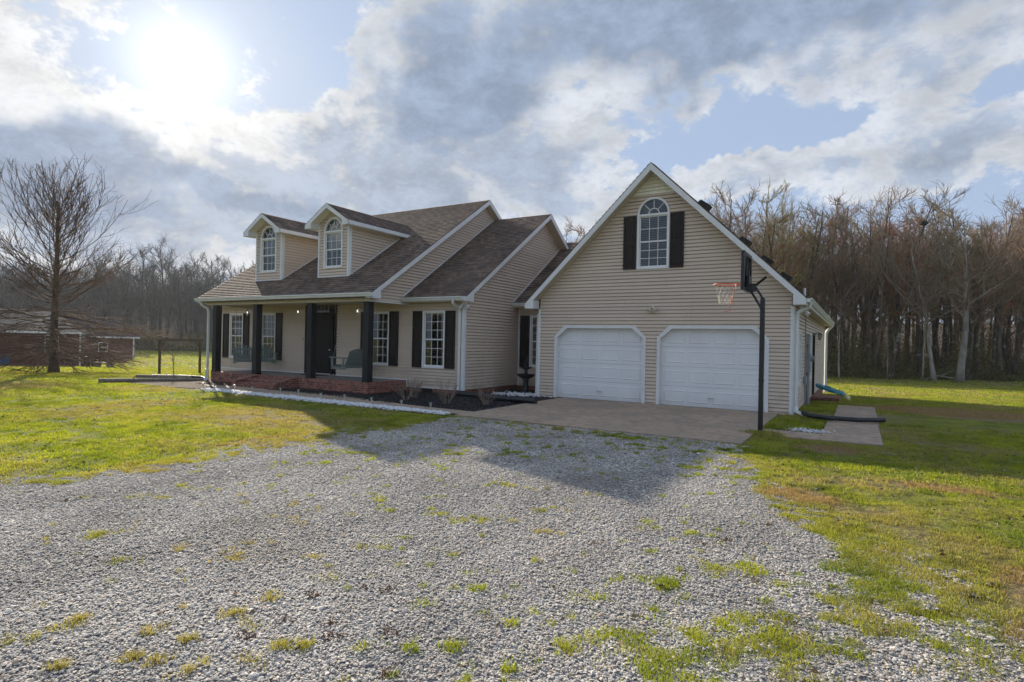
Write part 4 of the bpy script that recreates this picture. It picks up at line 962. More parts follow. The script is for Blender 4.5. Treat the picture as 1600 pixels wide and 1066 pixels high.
FL([(.05, 1.10), (.065, 1.17), (.04, 1.22), (.05, 1.27), (.12, 1.33), (.13, 1.34), (.05, 1.33), (.03, 1.38), (.045, 1.43), (.02, 1.50), (.0, 1.53)], 12).build('finial', 'fountain_iron', t, True)

# ------------------------------------------------------------------ corrugated drain pipes
def drain(pts, r, label, m='black_plastic', ribs=True):
    P = [Vector(p) for p in pts]; out = []; rad = []
    for a, b in zip(P, P[1:]):
        n = max(2, int((b-a).length/.03))
        for i in range(n): out.append(a.lerp(b, i/n)); rad.append(r*(1.0 if (len(out) % 2) else .86) if ribs else r)
    out.append(P[-1]); rad.append(r)
    o = MB().tube(out, rad, 10).build('drain_pipe', m); tag(o, label, 'drain pipe'); return o
drain([(-10.70, 14.62, .09), (-10.3, 14.50, .08), (-9.2, 14.15, .085), (-8.3, 14.02, .09), (-7.55, 13.98, .10)], .085, 'black corrugated drain pipe on the mulch ending at the concrete apron')
drain([(-1.14, 15.98, .10), (-.95, 15.5, .09), (-.6, 15.3, .09), (0, 15.35, .09), (.35, 15.6, .09), (.52, 15.85, .08)], .06, 'black drain pipe lying across the side path right of the garage')
drain([(-21.3, 12.88, .03), (-21.35, 12.2, .07), (-21.5, 11.85, .07), (-21.9, 11.2, .07), (-22.3, 10.6, .07), (-22.6, 10.1, .07)], .06, 'pale drain pipe running from the porch downspout out to the lawn edge', 'timber_grey', False)
drain([(-21.25, 13.0, .03), (-22.3, 13.4, .06), (-23.6, 13.2, .06), (-24.4, 12.6, .06)], .055, 'black drain pipe behind the round bed at the porch left corner')
o = MB().obox((-22.7, 9.95, -.02), (.65, 1.0, 0), (-.12, .08, 0), (0, 0, .15)).build('landscape_timber', 'timber_grey'); tag(o, 'weathered dark timber edging at the left tip of the porch bed', 'timber', 'timbers edging the porch bed')
o = MB().obox((-24.6, 12.1, -.02), (1.9, 1.1, 0), (-.08, .12, 0), (0, 0, .12)).build('landscape_timber', 'timber_grey'); tag(o, 'long grey timber at the back edge of the porch bed', 'timber', 'timbers edging the porch bed')
o = MB().tube([(-22.3, 10.9, 0), (-22.3, 10.9, .16), (-22.22, 10.92, .19)], .02, 6).build('garden_tap', 'black_metal'); tag(o, 'small black tap standing at the porch bed edge', 'tap')

# ------------------------------------------------------------------ path lights
LT = [(-17.32, 10.47), (-16.83, 10.53), (-16.1, 10.72), (-15.13, 10.63), (-14.3, 10.95), (-13.5, 10.93), (-12.19, 10.59), (-11.45, 10.72), (-10.39, 10.61), (-9.43, 10.64), (-8.55, 10.66)]
first = None
ords = ['leftmost', 'second from the left', 'third from left beside the flagstone', 'fourth from the left', 'fifth from left before the steps', 'the middle one', 'fifth from the right', 'fourth from the right', 'third from the right', 'second from the right', 'rightmost of all']
def make_light(x, y, lb):
    t = root('path_light', lb, 'garden light', (x, y, 0), 'solar lights along the white stone strip')
    MB().tube([(x, y, -.03), (x, y, .17)], .010, 6).build('stake', 'silver', t)
    MB().lathe((x, y, .16), [(.010, 0), (.020, .01), (.027, .07)], 10).build('lens', 'silver', t)
    MB().lathe((x, y, .23), [(.042, 0), (.042, .010), (.015, .020)], 10).build('cap', 'galvanised', t)
    return t
l0 = make_light(LT[0][0], LT[0][1], 'silver solar stake light by the white stones, '+ords[0])
for (x, y), od in list(zip(LT, ords))[1:]:
    r = l0.copy(); col.objects.link(r); r.location = (x, y, 0); r['label'] = 'silver solar stake light by the white stones, '+od
    for ch in list(l0.children): c = ch.copy(); col.objects.link(c); c.parent = r
o = MB().prism([(-16.75, 11.0, .0), (-16.3, 10.80, .0), (-15.95, 10.98, .0), (-16.1, 11.2, .0), (-16.6, 11.25, .0)], (0, 0, .06)).build('flagstone', 'flagstone'); tag(o, 'flat tan flagstone beside the white stones near the porch steps', 'stone')

# ------------------------------------------------------------------ right side clutter
t = root('electric_meter', 'grey electric meter box with conduit on the garage side wall', 'electric meter', (GX1+.05, 20.2, .9))
MB().box(GX1+.025, GX1+.14, 19.95, 20.55, .95, 1.55).build('box', 'meter_grey', t); MB().tube([(GX1+.14, 20.3, 1.38), (GX1+.24, 20.3, 1.38)], .085, 14).build('dial', 'meter_grey', t)
MB().box(GX1+.025, GX1+.12, 20.05, 20.45, 1.80, 2.12).build('junction_box', 'galvanised', t)
MB().tube([(GX1+.08, 20.2, -.2), (GX1+.08, 20.2, .95)], .055, 10).tube([(GX1+.08, 20.2, 1.55), (GX1+.08, 20.2, 1.8)], .055, 10).tube([(GX1+.05, 19.4, -.2), (GX1+.05, 19.4, 2.7)], .016, 6).build('conduit', 'meter_grey', t)
MB().box(GX1+.025, GX1+.10, 19.2, 19.5, .62, .86).build('outlet_box', 'meter_grey', t)
rg = random.Random(4)
mb = MB(); pts = []
for i in range(260):
    a = i*.21; r = .24+.15*math.sin(i*.037)+.04*rg.random(); pts.append((-.78+r*math.cos(a)*1.0, 21.7+r*math.sin(a)*1.5, .12+(.22-.35*r*math.cos(a))*.9+.08*rg.random()))
mb.tube(pts, .022, 6); o = mb.build('garden_hose', 'hose_teal', None, True); tag(o, 'teal garden hose coiled in a heap beside the side steps', 'hose')
me = bpy.data.meshes.new('ball')
import bmesh
bm = bmesh.new(); bmesh.ops.create_icosphere(bm, subdivisions=3, radius=.11)
for v in bm.verts: v.co *= 1+.02*math.sin(v.co.x*40)
bm.to_mesh(me); bm.free(); me.shade_smooth(); me.materials.append(MATS['ball_yellow']); o = bpy.data.objects.new('ball', me); col.objects.link(o); o.location = (-.33, 24.6, tz(-.33, 24.6)+.10); tag(o, 'pale yellow ball lying on the sunlit lawn right of the house', 'ball')

# ------------------------------------------------------------------ wooden frame and sapling on the left lawn
z0 = tz(-29.3, 16)
t = root('wooden_frame', 'brown wooden post-and-beam swing frame standing on the left lawn', 'wooden frame', (-29.35, 16.5, z0))
a, b = Vector((-29.3, 15.49, z0)), Vector((-29.45, 17.6, z0)); d = (b-a).normalized()
for q in (a, b): MB().box(q.x-.045, q.x+.045, q.y-.045, q.y+.045, z0-.2, z0+1.62).build('post', 'old_wood', t)
MB().obox(a+Vector((-.05, -.15, 1.62)), (b-a)+d*.3, (.09, 0, 0), (0, 0, .11)).build('crossbeam', 'old_wood', t)
for q, s in ((a, 1), (b, -1)): MB().tube([q+Vector((0, 0, 1.32)), q+d*s*.3+Vector((0, 0, 1.62))], .035, 4).build('brace', 'old_wood', t)

# ------------------------------------------------------------------ bare trees
def grow(seed, H, r0, style='forest'):
    """returns (trunk MB, crown MB); a bare tree of tapered tubes"""
    R = random.Random(seed); tr, cr = MB(), MB()
    def bend(p, d, L, n, r_a, r_b, wob, up):
        pts = [p.copy()]; rad = [r_a]; d = d.normalized()
        for i in range(n):
            d = (d+Vector((R.gauss(0, wob), R.gauss(0, wob), R.gauss(0, wob)+up))).normalized(); p = p+d*(L/n); pts.append(p.copy()); rad.append(r_a+(r_b-r_a)*(i+1)/n)
        return pts, rad, d
    def at(pts, rad, t):
        f = t*(len(pts)-1); i = min(int(f), len(pts)-2); q = f-i; return pts[i].lerp(pts[i+1], q), rad[i]+(rad[i+1]-rad[i])*q, (pts[i+1]-pts[i]).normalized()
    def side(d, ang):
        a = R.uniform(0, 2*math.pi); h = Vector((math.cos(a), math.sin(a), R.uniform(-.2, .3))); h = (h-d*h.dot(d)); h.normalize(); return (d*math.cos(ang)+h*math.sin(ang)).normalized()
    if style == 'forest':
        pts, rad, d = bend(Vector((0, 0, -.4)), Vector((R.gauss(0, .05), R.gauss(0, .05), 1)), H*.93, 9, r0, r0*.16, .055, .04)
        rad[0] *= 1.35; tr.tube(pts, rad, 7)
        lo = R.uniform(.22, .42); nl = 17
        for k in range(nl):
            t_ = lo+(1-lo)*(k+R.random())/nl*.98; p, r, dd = at(pts, rad, min(t_, .99)); L = H*R.uniform(.22, .40)*(1.15-.75*t_)
            lp, lr, ld = bend(p, side(dd, R.uniform(.6, 1.2)), L, 5, r*.6, .022, .13, .10); cr.tube(lp, lr, 4, False)
            for j in range(8):
                p2, r2, d2 = at(lp, lr, .2+.8*R.random()); L2 = L*R.uniform(.25, .5)
                sp, sr, sd = bend(p2, side(d2, R.uniform(.4, .9)), L2, 3, max(r2*.6, .021), .013, .18, .10); cr.tube(sp, sr, 3, False)
                for q in range(5):
                    p3, r3, d3 = at(sp, sr, .15+.85*R.random()); tp, trd, _ = bend(p3, side(d3, R.uniform(.4, .9)), L2*R.uniform(.35, .7), 2, .0145, .009, .18, .10); cr.tube(tp, trd, 3, False)
    elif style == 'slim':
        pts, rad, d = bend(Vector((0, 0, -.4)), Vector((R.gauss(0, .04), R.gauss(0, .04), 1)), H*.97, 9, r0, r0*.14, .035, .05); tr.tube(pts, rad, 6)
        for k in range(16):
            t_ = .48+.51*(k+R.random())/16; p, r, dd = at(pts, rad, min(t_, .99)); L = H*R.uniform(.10, .22)*(1.2-.6*t_)
            lp, lr, ld = bend(p, side(dd, R.uniform(.4, .8)), L, 4, max(r*.45, .022), .014, .13, .13); cr.tube(lp, lr, 3, False)
            for j in range(9):
                p2, r2, d2 = at(lp, lr, .15+.85*R.random()); sp, sr, sd = bend(p2, side(d2, R.uniform(.3, .8)), L*R.uniform(.25, .55), 2, .013, .007, .15, .1); cr.tube(sp, sr, 3, False)
                for q in range(2):
                    p3, r3, d3 = at(sp, sr, R.random()); tp, trd, _ = bend(p3, side(d3, .6), L*.18, 1, .010, .007, .1, .1); cr.tube(tp, trd, 3, False)
    elif style == 'oak':
        pts, rad, d = bend(Vector((0, 0, -.3)), Vector((.0, .0, 1)), H*.80, 14, r0, .045, .012, .06)
        rad[0] *= 1.6; rad[1] *= 1.12; tr.tube(pts, rad, 10)
        for k in range(150):
            t_ = .10+.87*((k+R.random())/150)**1.12; p, r, dd = at(pts, rad, t_); h = t_*.80
            a = k*2.399+R.gauss(0, .3)
            if t_ < .40:      # drooping skirts of fine branches
                L = H*R.uniform(.26, .44)*(.8+.8*t_); el_ = R.uniform(-.30, .14); up = -.03; r1 = R.uniform(.018, .028); ns = 12
            elif t_ < .60:
                L = H*R.uniform(.27, .37); el_ = R.uniform(.08, .42); up = .13; r1 = R.uniform(.03, .05); ns = 9
            else:
                L = H*R.uniform(.26, .52)*(1.42-t_); el_ = R.uniform(.45, .95); up = .20; r1 = R.uniform(.018, .028); ns = 8
                if t_ < .82: L *= 1.15
            dv = Vector((math.cos(a)*math.cos(el_), math.sin(a)*math.cos(el_), math.sin(el_)))
            lp, lr, ld = bend(p, dv, L, 7, min(r1*(1.25 if t_ < .4 else .75), r*.6), (.011 if t_ < .4 else .008), .05, up); cr.tube(lp, lr, 5, False)
            for j in range(ns):
                p2, r2, d2 = at(lp, lr, .18+.8*R.random()); L2 = L*R.uniform(.16, .38)
                sp, sr, sd = bend(p2, side(d2, R.uniform(.35, .85)), L2, 3, max(r2*.6, .013 if t_ < .4 else .011), (.009 if t_ < .4 else .0075), .10, (up if t_ > .4 else -.02)); cr.tube(sp, sr, 3, False)
                for q in range(4 if t_ < .5 else 3):
                    p3, r3, d3 = at(sp, sr, .1+.9*R.random()); tp, trd, _ = bend(p3, side(d3, R.uniform(.4, .9)), L2*R.uniform(.25, .5), 2, (.0085 if t_ < .45 else .0065), .0055, .1, 0.0 if t_ < .4 else .05); cr.tube(tp, trd, 3, False)
    elif style == 'shrub':
        for k in range(16):
            a = R.uniform(0, 6.28); dv = Vector((math.cos(a)*.55, math.sin(a)*.55, 1)); lp, lr, ld = bend(Vector((math.cos(a)*.04, math.sin(a)*.04, -.03)), dv, H*R.uniform(.7, 1), 4, r0, r0*.45, .12, .08); tr.tube(lp, lr, 4, False)
            for j in range(4):
                p2, r2, d2 = at(lp, lr, .35+.6*R.random()); sp, sr, sd = bend(p2, side(d2, .6), H*R.uniform(.2, .4), 2, r0*.55, r0*.3, .1, .1); cr.tube(sp, sr, 3, False)
    elif style == 'sapling':
        pts, rad, d = bend(Vector((0, 0, -.1)), Vector((.02, 0, 1)), H*.9, 6, r0, r0*.5, .04, .05); tr.tube(pts, rad, 6)
        for k in range(9):
            p, r, dd = at(pts, rad, .55+.44*k/9); lp, lr, ld = bend(p, side(dd, .8), H*.22, 3, r0*.45, r0*.22, .1, .1); cr.tube(lp, lr, 4, False)
    return tr, cr
def rawmesh(name, mb, m):
    me = bpy.data.meshes.new(name); V = np.array(mb.v, dtype=np.float32); me.from_pydata([tuple(q) for q in mb.v], [], mb.f); me.update(); me.materials.append(MATS[m]); me.shade_smooth(); return me
def place_tree(kind, name, mt_, mc_, loc, rz, scl, label, cat, group):
    r = bpy.data.objects.new(name, None); col.objects.link(r); r.location = loc; r.rotation_euler = (0, 0, rz); r.scale = (scl[0], scl[0], scl[1]); r['label'] = label; r['category'] = cat; r.empty_display_size = .3
    if group: r['group'] = group
    a = bpy.data.objects.new('trunk' if kind != 'shrub' else 'stem', mt_); b = bpy.data.objects.new('crown' if kind != 'shrub' else 'twigs', mc_)
    for q in (a, b): col.objects.link(q); q.parent = r
    return r
tr, cr = grow(11, 10.4, .19, 'oak')
place_tree('oak', 'oak_tree', rawmesh('oak_trunk', tr, 'bark_oak'), rawmesh('oak_crown', cr, 'twig_oak'), (-32.3, 12.3, tz(-32.3, 12.3)), 0.3, (1, 1), 'large lone bare oak tree with drooping lower branches on the left lawn', 'tree', None)
tr, cr = grow(5, 1.25, .020, 'sapling')
place_tree('sapling', 'sapling', rawmesh('sapling_trunk', tr, 'bark_oak'), rawmesh('sapling_crown', cr, 'twig_oak'), (-22.3, 12.35, 0), 0, (1, 1), 'thin bare sapling in the bed at the porch left corner', 'sapling', None)
sh = [grow(30+i, .62, .007, 'shrub') for i in range(3)]
shm = [(rawmesh('shrub_stem', a, 'shrub_twig'), rawmesh('shrub_twigs', b, 'shrub_twig')) for a, b in sh]
for i, (x, y, s, lb) in enumerate(((-10.92, 12.52, 1.15, 'bare twiggy shrub in the mulch at the right end of the porch'), (-11.16, 13.16, 1.1, 'small bare shrub in the mulch behind the porch-end shrub'), (-9.41, 12.4, 1.2, 'bare twiggy shrub in the black mulch below the corner downspout'), (-8.52, 12.92, .95, 'darker thin bare shrub in the mulch nearest the concrete apron'))):
    place_tree('shrub', 'bare_shrub', *shm[i % 3], (x, y, 0), i*1.3, (s*.9, s*.95), lb, 'shrub', 'bare shrubs in the mulch bed')

# ------------------------------------------------------------------ forest
RF = random.Random(99)
NV = 7
FV = []
for i in range(NV):
    a, b = grow(200+i, 15.5, .24, 'forest'); tw = ['twig_brown', 'twig_grey', 'twig_brown', 'twig_olive', 'twig_grey', 'twig_brown', 'twig_rust'][i]
    FV.append((rawmesh('tree_trunk', a, 'bark_forest'), rawmesh('tree_crown', b, tw)))
SV = []
for i in range(5):
    a, b = grow(300+i, 14.5, .14, 'slim'); SV.append((rawmesh('tree_trunk', a, 'bark_forest'), rawmesh('tree_crown', b, ['twig_brown', 'twig_grey', 'twig_brown', 'twig_grey', 'twig_rust'][i])))
def backlit_copy(pair):
    a, b = pair[0].copy(), pair[1].copy(); a.materials[0] = MATS['bark_backlit']; b.materials[0] = MATS['twig_backlit']; return a, b  # same trees for the left wood, backlit shade painted into their colours
FL_, SL_ = [backlit_copy(q) for q in FV], [backlit_copy(q) for q in SV]
cnames = ['bare tree with brown twigs', 'bare tree with grey twigs', 'bare tree with brown twigs', 'bare tree with olive budding twigs', 'bare tree with grey twigs', 'bare tree with brown twigs', 'bare tree with rust-coloured twigs']
def cam_pt(px, D):
    """ground point seen in pixel column px (1600 wide) at depth D"""
    l = (px-800)/905.8*D; x = l*math.cos(YAW)-D*math.sin(YAW); y = l*math.sin(YAW)+D*math.cos(YAW); return x, y
ONES = 'first second third fourth fifth sixth seventh eighth ninth tenth eleventh twelfth thirteenth fourteenth fifteenth sixteenth seventeenth eighteenth nineteenth'.split()
def ordinal(n):
    if n < 20: return ONES[n-1]
    t = ['twenty', 'thirty', 'forty', 'fifty', 'sixty'][n//10-2]; return (t[:-1]+'ieth') if n % 10 == 0 else t+'-'+ONES[n % 10-1]
def forest_tree(px, D, H, kind=None, slim=False, where='behind the house', uniq=None, rz=None, ord_=None):
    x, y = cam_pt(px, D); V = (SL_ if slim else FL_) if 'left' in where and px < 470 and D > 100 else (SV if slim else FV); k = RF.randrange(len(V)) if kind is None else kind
    s = H/(14.5 if slim else 15.0)
    if slim: lb = 'slim straight bare tree %s' % where; grp = 'slim bare trees %s' % where
    else: lb = cnames[k]+' '+where; grp = cnames[k].replace('tree with', 'trees with')+' '+where
    if ord_: lb = '%s bare tree, %s from the left in the front row of the right wood' % (('slim straight' if slim else ['brown-twigged', 'grey-twigged', 'brown-twigged', 'olive-budded', 'grey-twigged', 'brown-twigged', 'rust-twigged'][k]), ordinal(ord_)); grp = 'front trees of the right wood'
    if uniq: lb, grp = uniq, 'forest edge trees'
    return place_tree('t', 'bare_tree', *V[k], (x, y, tz(x, y)), RF.uniform(0, 6.28) if rz is None else rz, (s*RF.uniform(.9, 1.1), s), lb, 'tree', grp)
# right-hand wood: near edge then deeper ranks
for i in range(62):
    px = 1090+i*(1760-1090)/62+RF.uniform(-9, 9); D = 57+RF.uniform(0, 9); forest_tree(px, D, RF.uniform(13, 19.5)*(1+.05*(px > 1350)), None, i % 6 < 2, 'at the right edge of the lawn', ord_=i+1)
for i in range(84):
    px = 1060+i*(1780-1060)/84+RF.uniform(-9, 9); D = 70+RF.uniform(0, 22); forest_tree(px, D, RF.uniform(18.0, 22), None, i % 3 == 0, 'deep in the right wood')
# wood seen between the middle roof and the garage, running behind the house
for i in range(26):
    px = 800+i*(1100-800)/26+RF.uniform(-8, 8); D = 78+RF.uniform(0, 20); forest_tree(px, D, RF.uniform(18, 21)-.0*px, None, False, 'behind the garage roof')
# left-hand wood
for i in range(56):
    px = -60+i*(450+60)/56+RF.uniform(-6, 6); D = 108+RF.uniform(0, 12); forest_tree(px, D, RF.uniform(13.5, 17), None, i % 3 == 0, 'across the left field')
for i in range(50):
    px = -60+i*(450+60)/50+RF.uniform(-6, 6); D = 124+RF.uniform(0, 25); forest_tree(px, D, RF.uniform(17, 21)+(px > 200)*2.0, None, False, 'deeper in the left wood')
# individually recognisable edge trees on the right
PV = [(rawmesh('tree_trunk', a, 'bark_pale'), rawmesh('tree_crown', b, 'twig_grey')) for a, b in (grow(410, 15.5, .22, 'forest'), grow(411, 14.5, .10, 'slim'))]
def special(px, D, H, k, lb, rz=1.0, wide=1.0):
    x, y = cam_pt(px, D); s = H/15.0; place_tree('t', 'bare_tree', *PV[k], (x, y, tz(x, y)), rz, (s*wide, s), lb, 'tree', None)
special(1500, 53, 16.5, 0, 'tall thick-trunked pale bare tree at the front of the right wood', 0.4, 1.35)
NT = grow(431, 18.5, .20, 'forest'); NM = (rawmesh('tree_trunk', NT[0], 'bark_forest'), rawmesh('tree_crown', NT[1], 'twig_grey'))
zt_ = max(q[2] for q in NT[0].v); tip = min(NT[0].v, key=lambda q: abs(q[2]-zt_*.93)); nx_w, ny_w = cam_pt(1441, 55); TX, TY = nx_w-tip[0], ny_w-tip[1]
NZ = tz(TX, TY)+tip[2]*1.02
place_tree('t', 'bare_tree', *NM, (TX, TY, tz(TX, TY)), 0, (1, 1.02), 'tallest bare tree of the right wood, holding the dark nest', 'tree', None)
special(1462, 54, 13.5, 0, 'crooked many-limbed bare tree left of the thickest pale trunk', 2.2, 1.1)
special(1442, 54, 9.5, 1, 'leaning pale thin tree just left of the thickest pale trunk', 3.0, 1.6)
special(1312, 55, 8.0, 1, 'small white-barked crooked tree just right of the house corner', 1.2, 1.6)
special(1388, 56, 7.0, 1, 'thin white-stemmed young tree in the undergrowth of the right wood', .2, 1.3)
x, y = cam_pt(1441, 55); me = bpy.data.meshes.new('nest'); bm = bmesh.new(); bmesh.ops.create_icosphere(bm, subdivisions=2, radius=.34)
for v in bm.verts: v.co = v.co*RF.uniform(.8, 1.2); v.co.z *= .7
bm.to_mesh(me); bm.free(); me.materials.append(MATS['nest']); o = bpy.data.objects.new('squirrel_nest', me); col.objects.link(o); o.location = (x, y, NZ); tag(o, 'dark round nest high in the tallest tree of the right wood', 'nest')
# understorey: thousands of thin stems, twigs and leaf-sized faces
def scatter(name, n, gen, size, m, label, zstretch=1.0, seed=1, aspect=.35):
    rs = np.random.RandomState(seed); P = gen(rs, n); n = len(P); d = rs.normal(size=(n, 3)); d /= np.linalg.norm(d, axis=1)[:, None]; d[:, 2] *= zstretch
    e = rs.normal(size=(n, 3)); e -= d*(e*d).sum(1)[:, None]/(d*d).sum(1)[:, None]; e /= np.linalg.norm(e, axis=1)[:, None]
    L = size*rs.uniform(.5, 1.4, (n, 1)); A = d*L; B = e*L*aspect
    V = np.stack([P-A-B*.6, P+A*.2-B, P+A, P-A*.3+B], 1).reshape(-1, 3); Fc = np.arange(4*n).reshape(-1, 4); o = arrmesh(name, V, Fc, m); o['kind'] = 'stuff'
    return o
def band(pa, pb, Da, Db, hmax, clump):
    def gen(rs, n):
        px = rs.uniform(pa, pb, n); D = rs.uniform(Da, Db, n); l = (px-800)/905.8*D; x = l*math.cos(YAW)-D*math.sin(YAW); y = l*math.sin(YAW)+D*math.cos(YAW)
        cl_ = sstep((fbm(x, y, .30, 4, clump)-.36)/.30); h = hmax*(.10+1.15*cl_**1.3)*rs.beta(1.0, 2.0, n)*1.35; return np.stack([x, y, terrain(x, y)+h], 1)
    return gen
scatter('undergrowth', 120000, band(1180, 1780, 56, 72, 5.2, 41), .10, 'leaf_olive', '', 1, 2)
scatter('undergrowth', 80000, band(1060, 1780, 60, 100, 9.0, 47), .26, 'twig_brown', '', 2.4, 3, .05)
scatter('undergrowth', 90000, band(-80, 460, 106, 150, 9.0, 43), .42, 'twig_backlit', '', 2.4, 4, .06)
scatter('undergrowth', 40000, band(-80, 460, 104, 112, 2.6, 44), .22, 'leaf_olive', '', 1, 5, .4)
# fine crown haze of twigs filling the wood (too many to count)
def crownband(pa, pb, Da, Db, h0, h1):
    def gen(rs, n):
        px = rs.uniform(pa, pb, n); D = rs.uniform(Da, Db, n); l = (px-800)/905.8*D; x = l*math.cos(YAW)-D*math.sin(YAW); y = l*math.sin(YAW)+D*math.cos(YAW)
        top = h1*(.80+.30*fbm(x, y, .16, 3, 77)); h = h0+(top-h0)*rs.beta(1.8, 1.5, n); k = fbm(x, y+h*3, .35, 3, 12) > .40; return np.stack([x, y, terrain(x, y)+h], 1)[k]
    return gen
scatter('fine_twigs', 150000, crownband(1060, 1780, 64, 92, 5.5, 18.5), .42, 'twig_brown', '', 1.5, 8, .024)
scatter('fine_twigs', 90000, crownband(-80, 460, 110, 150, 4, 16.5), .60, 'twig_backlit', '', 1.8, 9, .03)
rb = root('fallen_branch', 'pale fallen branch lying at the foot of the right wood', 'branch', (*cam_pt(1478, 55), -1.2))
x, y = cam_pt(1478, 55); z = tz(x, y); MB().tube([(x-1.6, y, z+.1), (x-.6, y+.1, z+.45), (x+.5, y, z+.3), (x+1.6, y-.2, z+.1)], [.05, .08, .07, .03], 6).build('limb', 'bark_pale', rb); MB().tube([(x-.4, y, z+.4), (x+.4, y+.3, z+.9), (x+.9, y+.3, z+1.0)], [.05, .03, .015], 5).build('twig', 'bark_pale', rb)

# wooded rises behind the trees
m, g, p, pos, geo, o = mat('hill_floor')
g.put(p.inputs['Base Color'], g.mix(g.ramp(g.noise(pos, .35, 6, .7), .35, .65), (.075, .055, .04), (.15, .115, .085))); p.inputs['Roughness'].default_value = 1
g.put(p.inputs['Normal'], g.bump(g.noise(pos, .9, 6, .7), .8))
def hill(pa, pb, D0, D1, top, seed):
    a = np.linspace(pa, pb, 90); d = np.linspace(D0, D1, 24); A, Dd = np.meshgrid(a, d); l = (A-800)/905.8*Dd; x = l*math.cos(YAW)-Dd*math.sin(YAW); y = l*math.sin(YAW)+Dd*math.cos(YAW)
    t_ = (Dd-D0)/(D1-D0); e_ = sstep((A-pa)/60)*sstep((pb-A)/60); z = -1.6+e_*sstep(t_*1.3)*top*(.75+.5*fbm(x, y, .02, 3, seed))
    V = np.stack([x.ravel(), y.ravel(), z.ravel()], 1); i, j = np.meshgrid(np.arange(89), np.arange(23)); q = (j*90+i).ravel(); o = arrmesh('hill', V, np.stack([q, q+1, q+91, q+90], 1), 'hill_floor'); o['kind'] = 'structure'
hill(-260, 520, 124, 230, 19.0, 3); hill(760, 2000, 84, 170, 10.0, 4)

# ------------------------------------------------------------------ neighbour's brick house
def far_house():
    c1 = cam_pt(128, 49); z = -1.12
    n = -Vector((c1[0], c1[1], 0)).normalized(); n = Vector((n.x*math.cos(.03)-n.y*math.sin(.03), n.x*math.sin(.03)+n.y*math.cos(.03), 0)); u = Vector((-n.y, n.x, 0))
    if u.dot(R0) < 0: u = -u
    c0 = c1
    if n.dot(Vector((0, 0, 0))-Vector((c0[0], c0[1], 0))) < 0: n = -n
    t = root('neighbour_house', 'long low red brick house with dark roof behind the big bare oak', 'house', (c1[0], c1[1], z))
    def blk(cc, Lx, Dp, zw, zr, nm):
        o = Vector((cc[0], cc[1], z-.3)); W_ = -u*Lx; Bk = -n*Dp; mb = MB()
        mb.obox(o, W_, Bk, (0, 0, zw-z+.3)); mb.build('wall', 'brick_far', t)
        # hipped/gabled roof, ridge parallel to the wall
        e = .45; A = o+u*e+n*e; B = o+W_-u*e+n*e; C_ = o+W_+Bk-u*e-n*e; D_ = o+Bk+u*e-n*e
        for q in (A, B, C_, D_): q.z = zw
        r1 = (A+D_)/2-u*2.6; r2 = (B+C_)/2; r1.z = r2.z = zr; mb = MB(); b0 = 0
        mb.quad(A, B, r2, r1); mb.quad(C_, D_, r1, r2); mb.quad(D_, A, r1); mb.quad(B, C_, r2); mb.quad(A, D_, C_, B)
        mb.build('roof', 'shingle_far', t)
        mb = MB(); mb.obox(A-Vector((0, 0, .20)), B-A, -n*.04, (0, 0, .18)); mb.build('gutter', 'white_trim', t)
        return o, W_
    o, W_ = blk(c1, 14, 9, 1.85, 3.7, 'a')
    w0 = Wall((o.x, o.y, 0), -u, n)
    def win(w0, a, z0, zz):
        mb = MB(); w0.box(mb, a, a+.9, z0, zz, .005, .05); f = mb.build('window', 'window_white', t); mb = MB(); w0.box(mb, a+.07, a+.83, z0+.07, (z0+zz)/2-.03, .05, .06); w0.box(mb, a+.07, a+.83, (z0+zz)/2+.03, zz-.07, .05, .06); mb.build('pane', 'dark_vent', f)
    win(w0, 1.55, .1, 1.55); win(w0, 7.4, .1, 1.55)
    mb = MB(); w0.box(mb, .05, .16, z, 1.8, .01, .08); mb.build('downspout', 'white_trim', t); mb = MB(); w0.box(mb, .8, 1.25, -.85, -.68, .002, .01); mb.build('crawl_vent', 'dark_vent', t)
    c2 = cam_pt(211, 68); o, W_ = blk(c2, 9, 8, 1.45, 3.4, 'b'); w1 = Wall((o.x, o.y, 0), -u, n); win(w1, 2.6, -.35, .75); win(w1, 5.2, -.35, .75)
    mb = MB(); w1.box(mb, .05, .2, z, 1.3, .01, .08); mb.build('downspout', 'white_trim', t)
far_house()
x, y = cam_pt(4, 46); z = tz(x, y); t = root('bin', 'blue bin with a pale lid against the red brick house', 'bin', (x, y, z)); MB().prism([(x-.4, y-.3, z), (x+.4, y-.3, z), (x+.45, y-.35, z+.75), (x-.45, y-.35, z+.75)], (0, .65, 0)).build('body', 'blue_paint', t); MB().box(x-.5, x+.5, y-.4, y+.4, z+.752, z+.84).build('lid', 'silver', t)
x, y = cam_pt(143, 47); z = tz(x, y); t = root('garden_tractor', 'dark garden tractor parked beside the red brick house', 'tractor', (x, y, z))
MB().box(x-.6, x+.5, y-.3, y+.3, z+.3, z+.55).box(x-.6, x-.1, y-.25, y+.25, z+.55, z+.85).build('body', 'black_metal', t); MB().box(x+.1, x+.45, y-.2, y+.2, z+.56, z+.95).build('seat', 'black_plastic', t)
for dx_, dy_, rr in ((-.45, -.34, .20), (-.45, .34, .20), (.35, -.38, .30), (.35, .38, .30)): MB().tube([(x+dx_, y+dy_-.08, z+rr), (x+dx_, y+dy_+.08, z+rr)], rr, 14).build('wheel', 'black_plastic', t)
x, y = cam_pt(163, 46); z = tz(x, y); t = root('garden_bench', 'low grey plank bench on the grass beside the red brick house', 'bench', (x, y, z))
MB().box(x-1.2, x+1.2, y-.25, y+.25, z+.34, z+.40).build('seat', 'timber_grey', t)
for dx_ in (-1.0, 1.0): MB().box(x+dx_-.05, x+dx_+.05, y-.22, y+.22, z-.02, z+.338).build('leg', 'timber_grey', t)

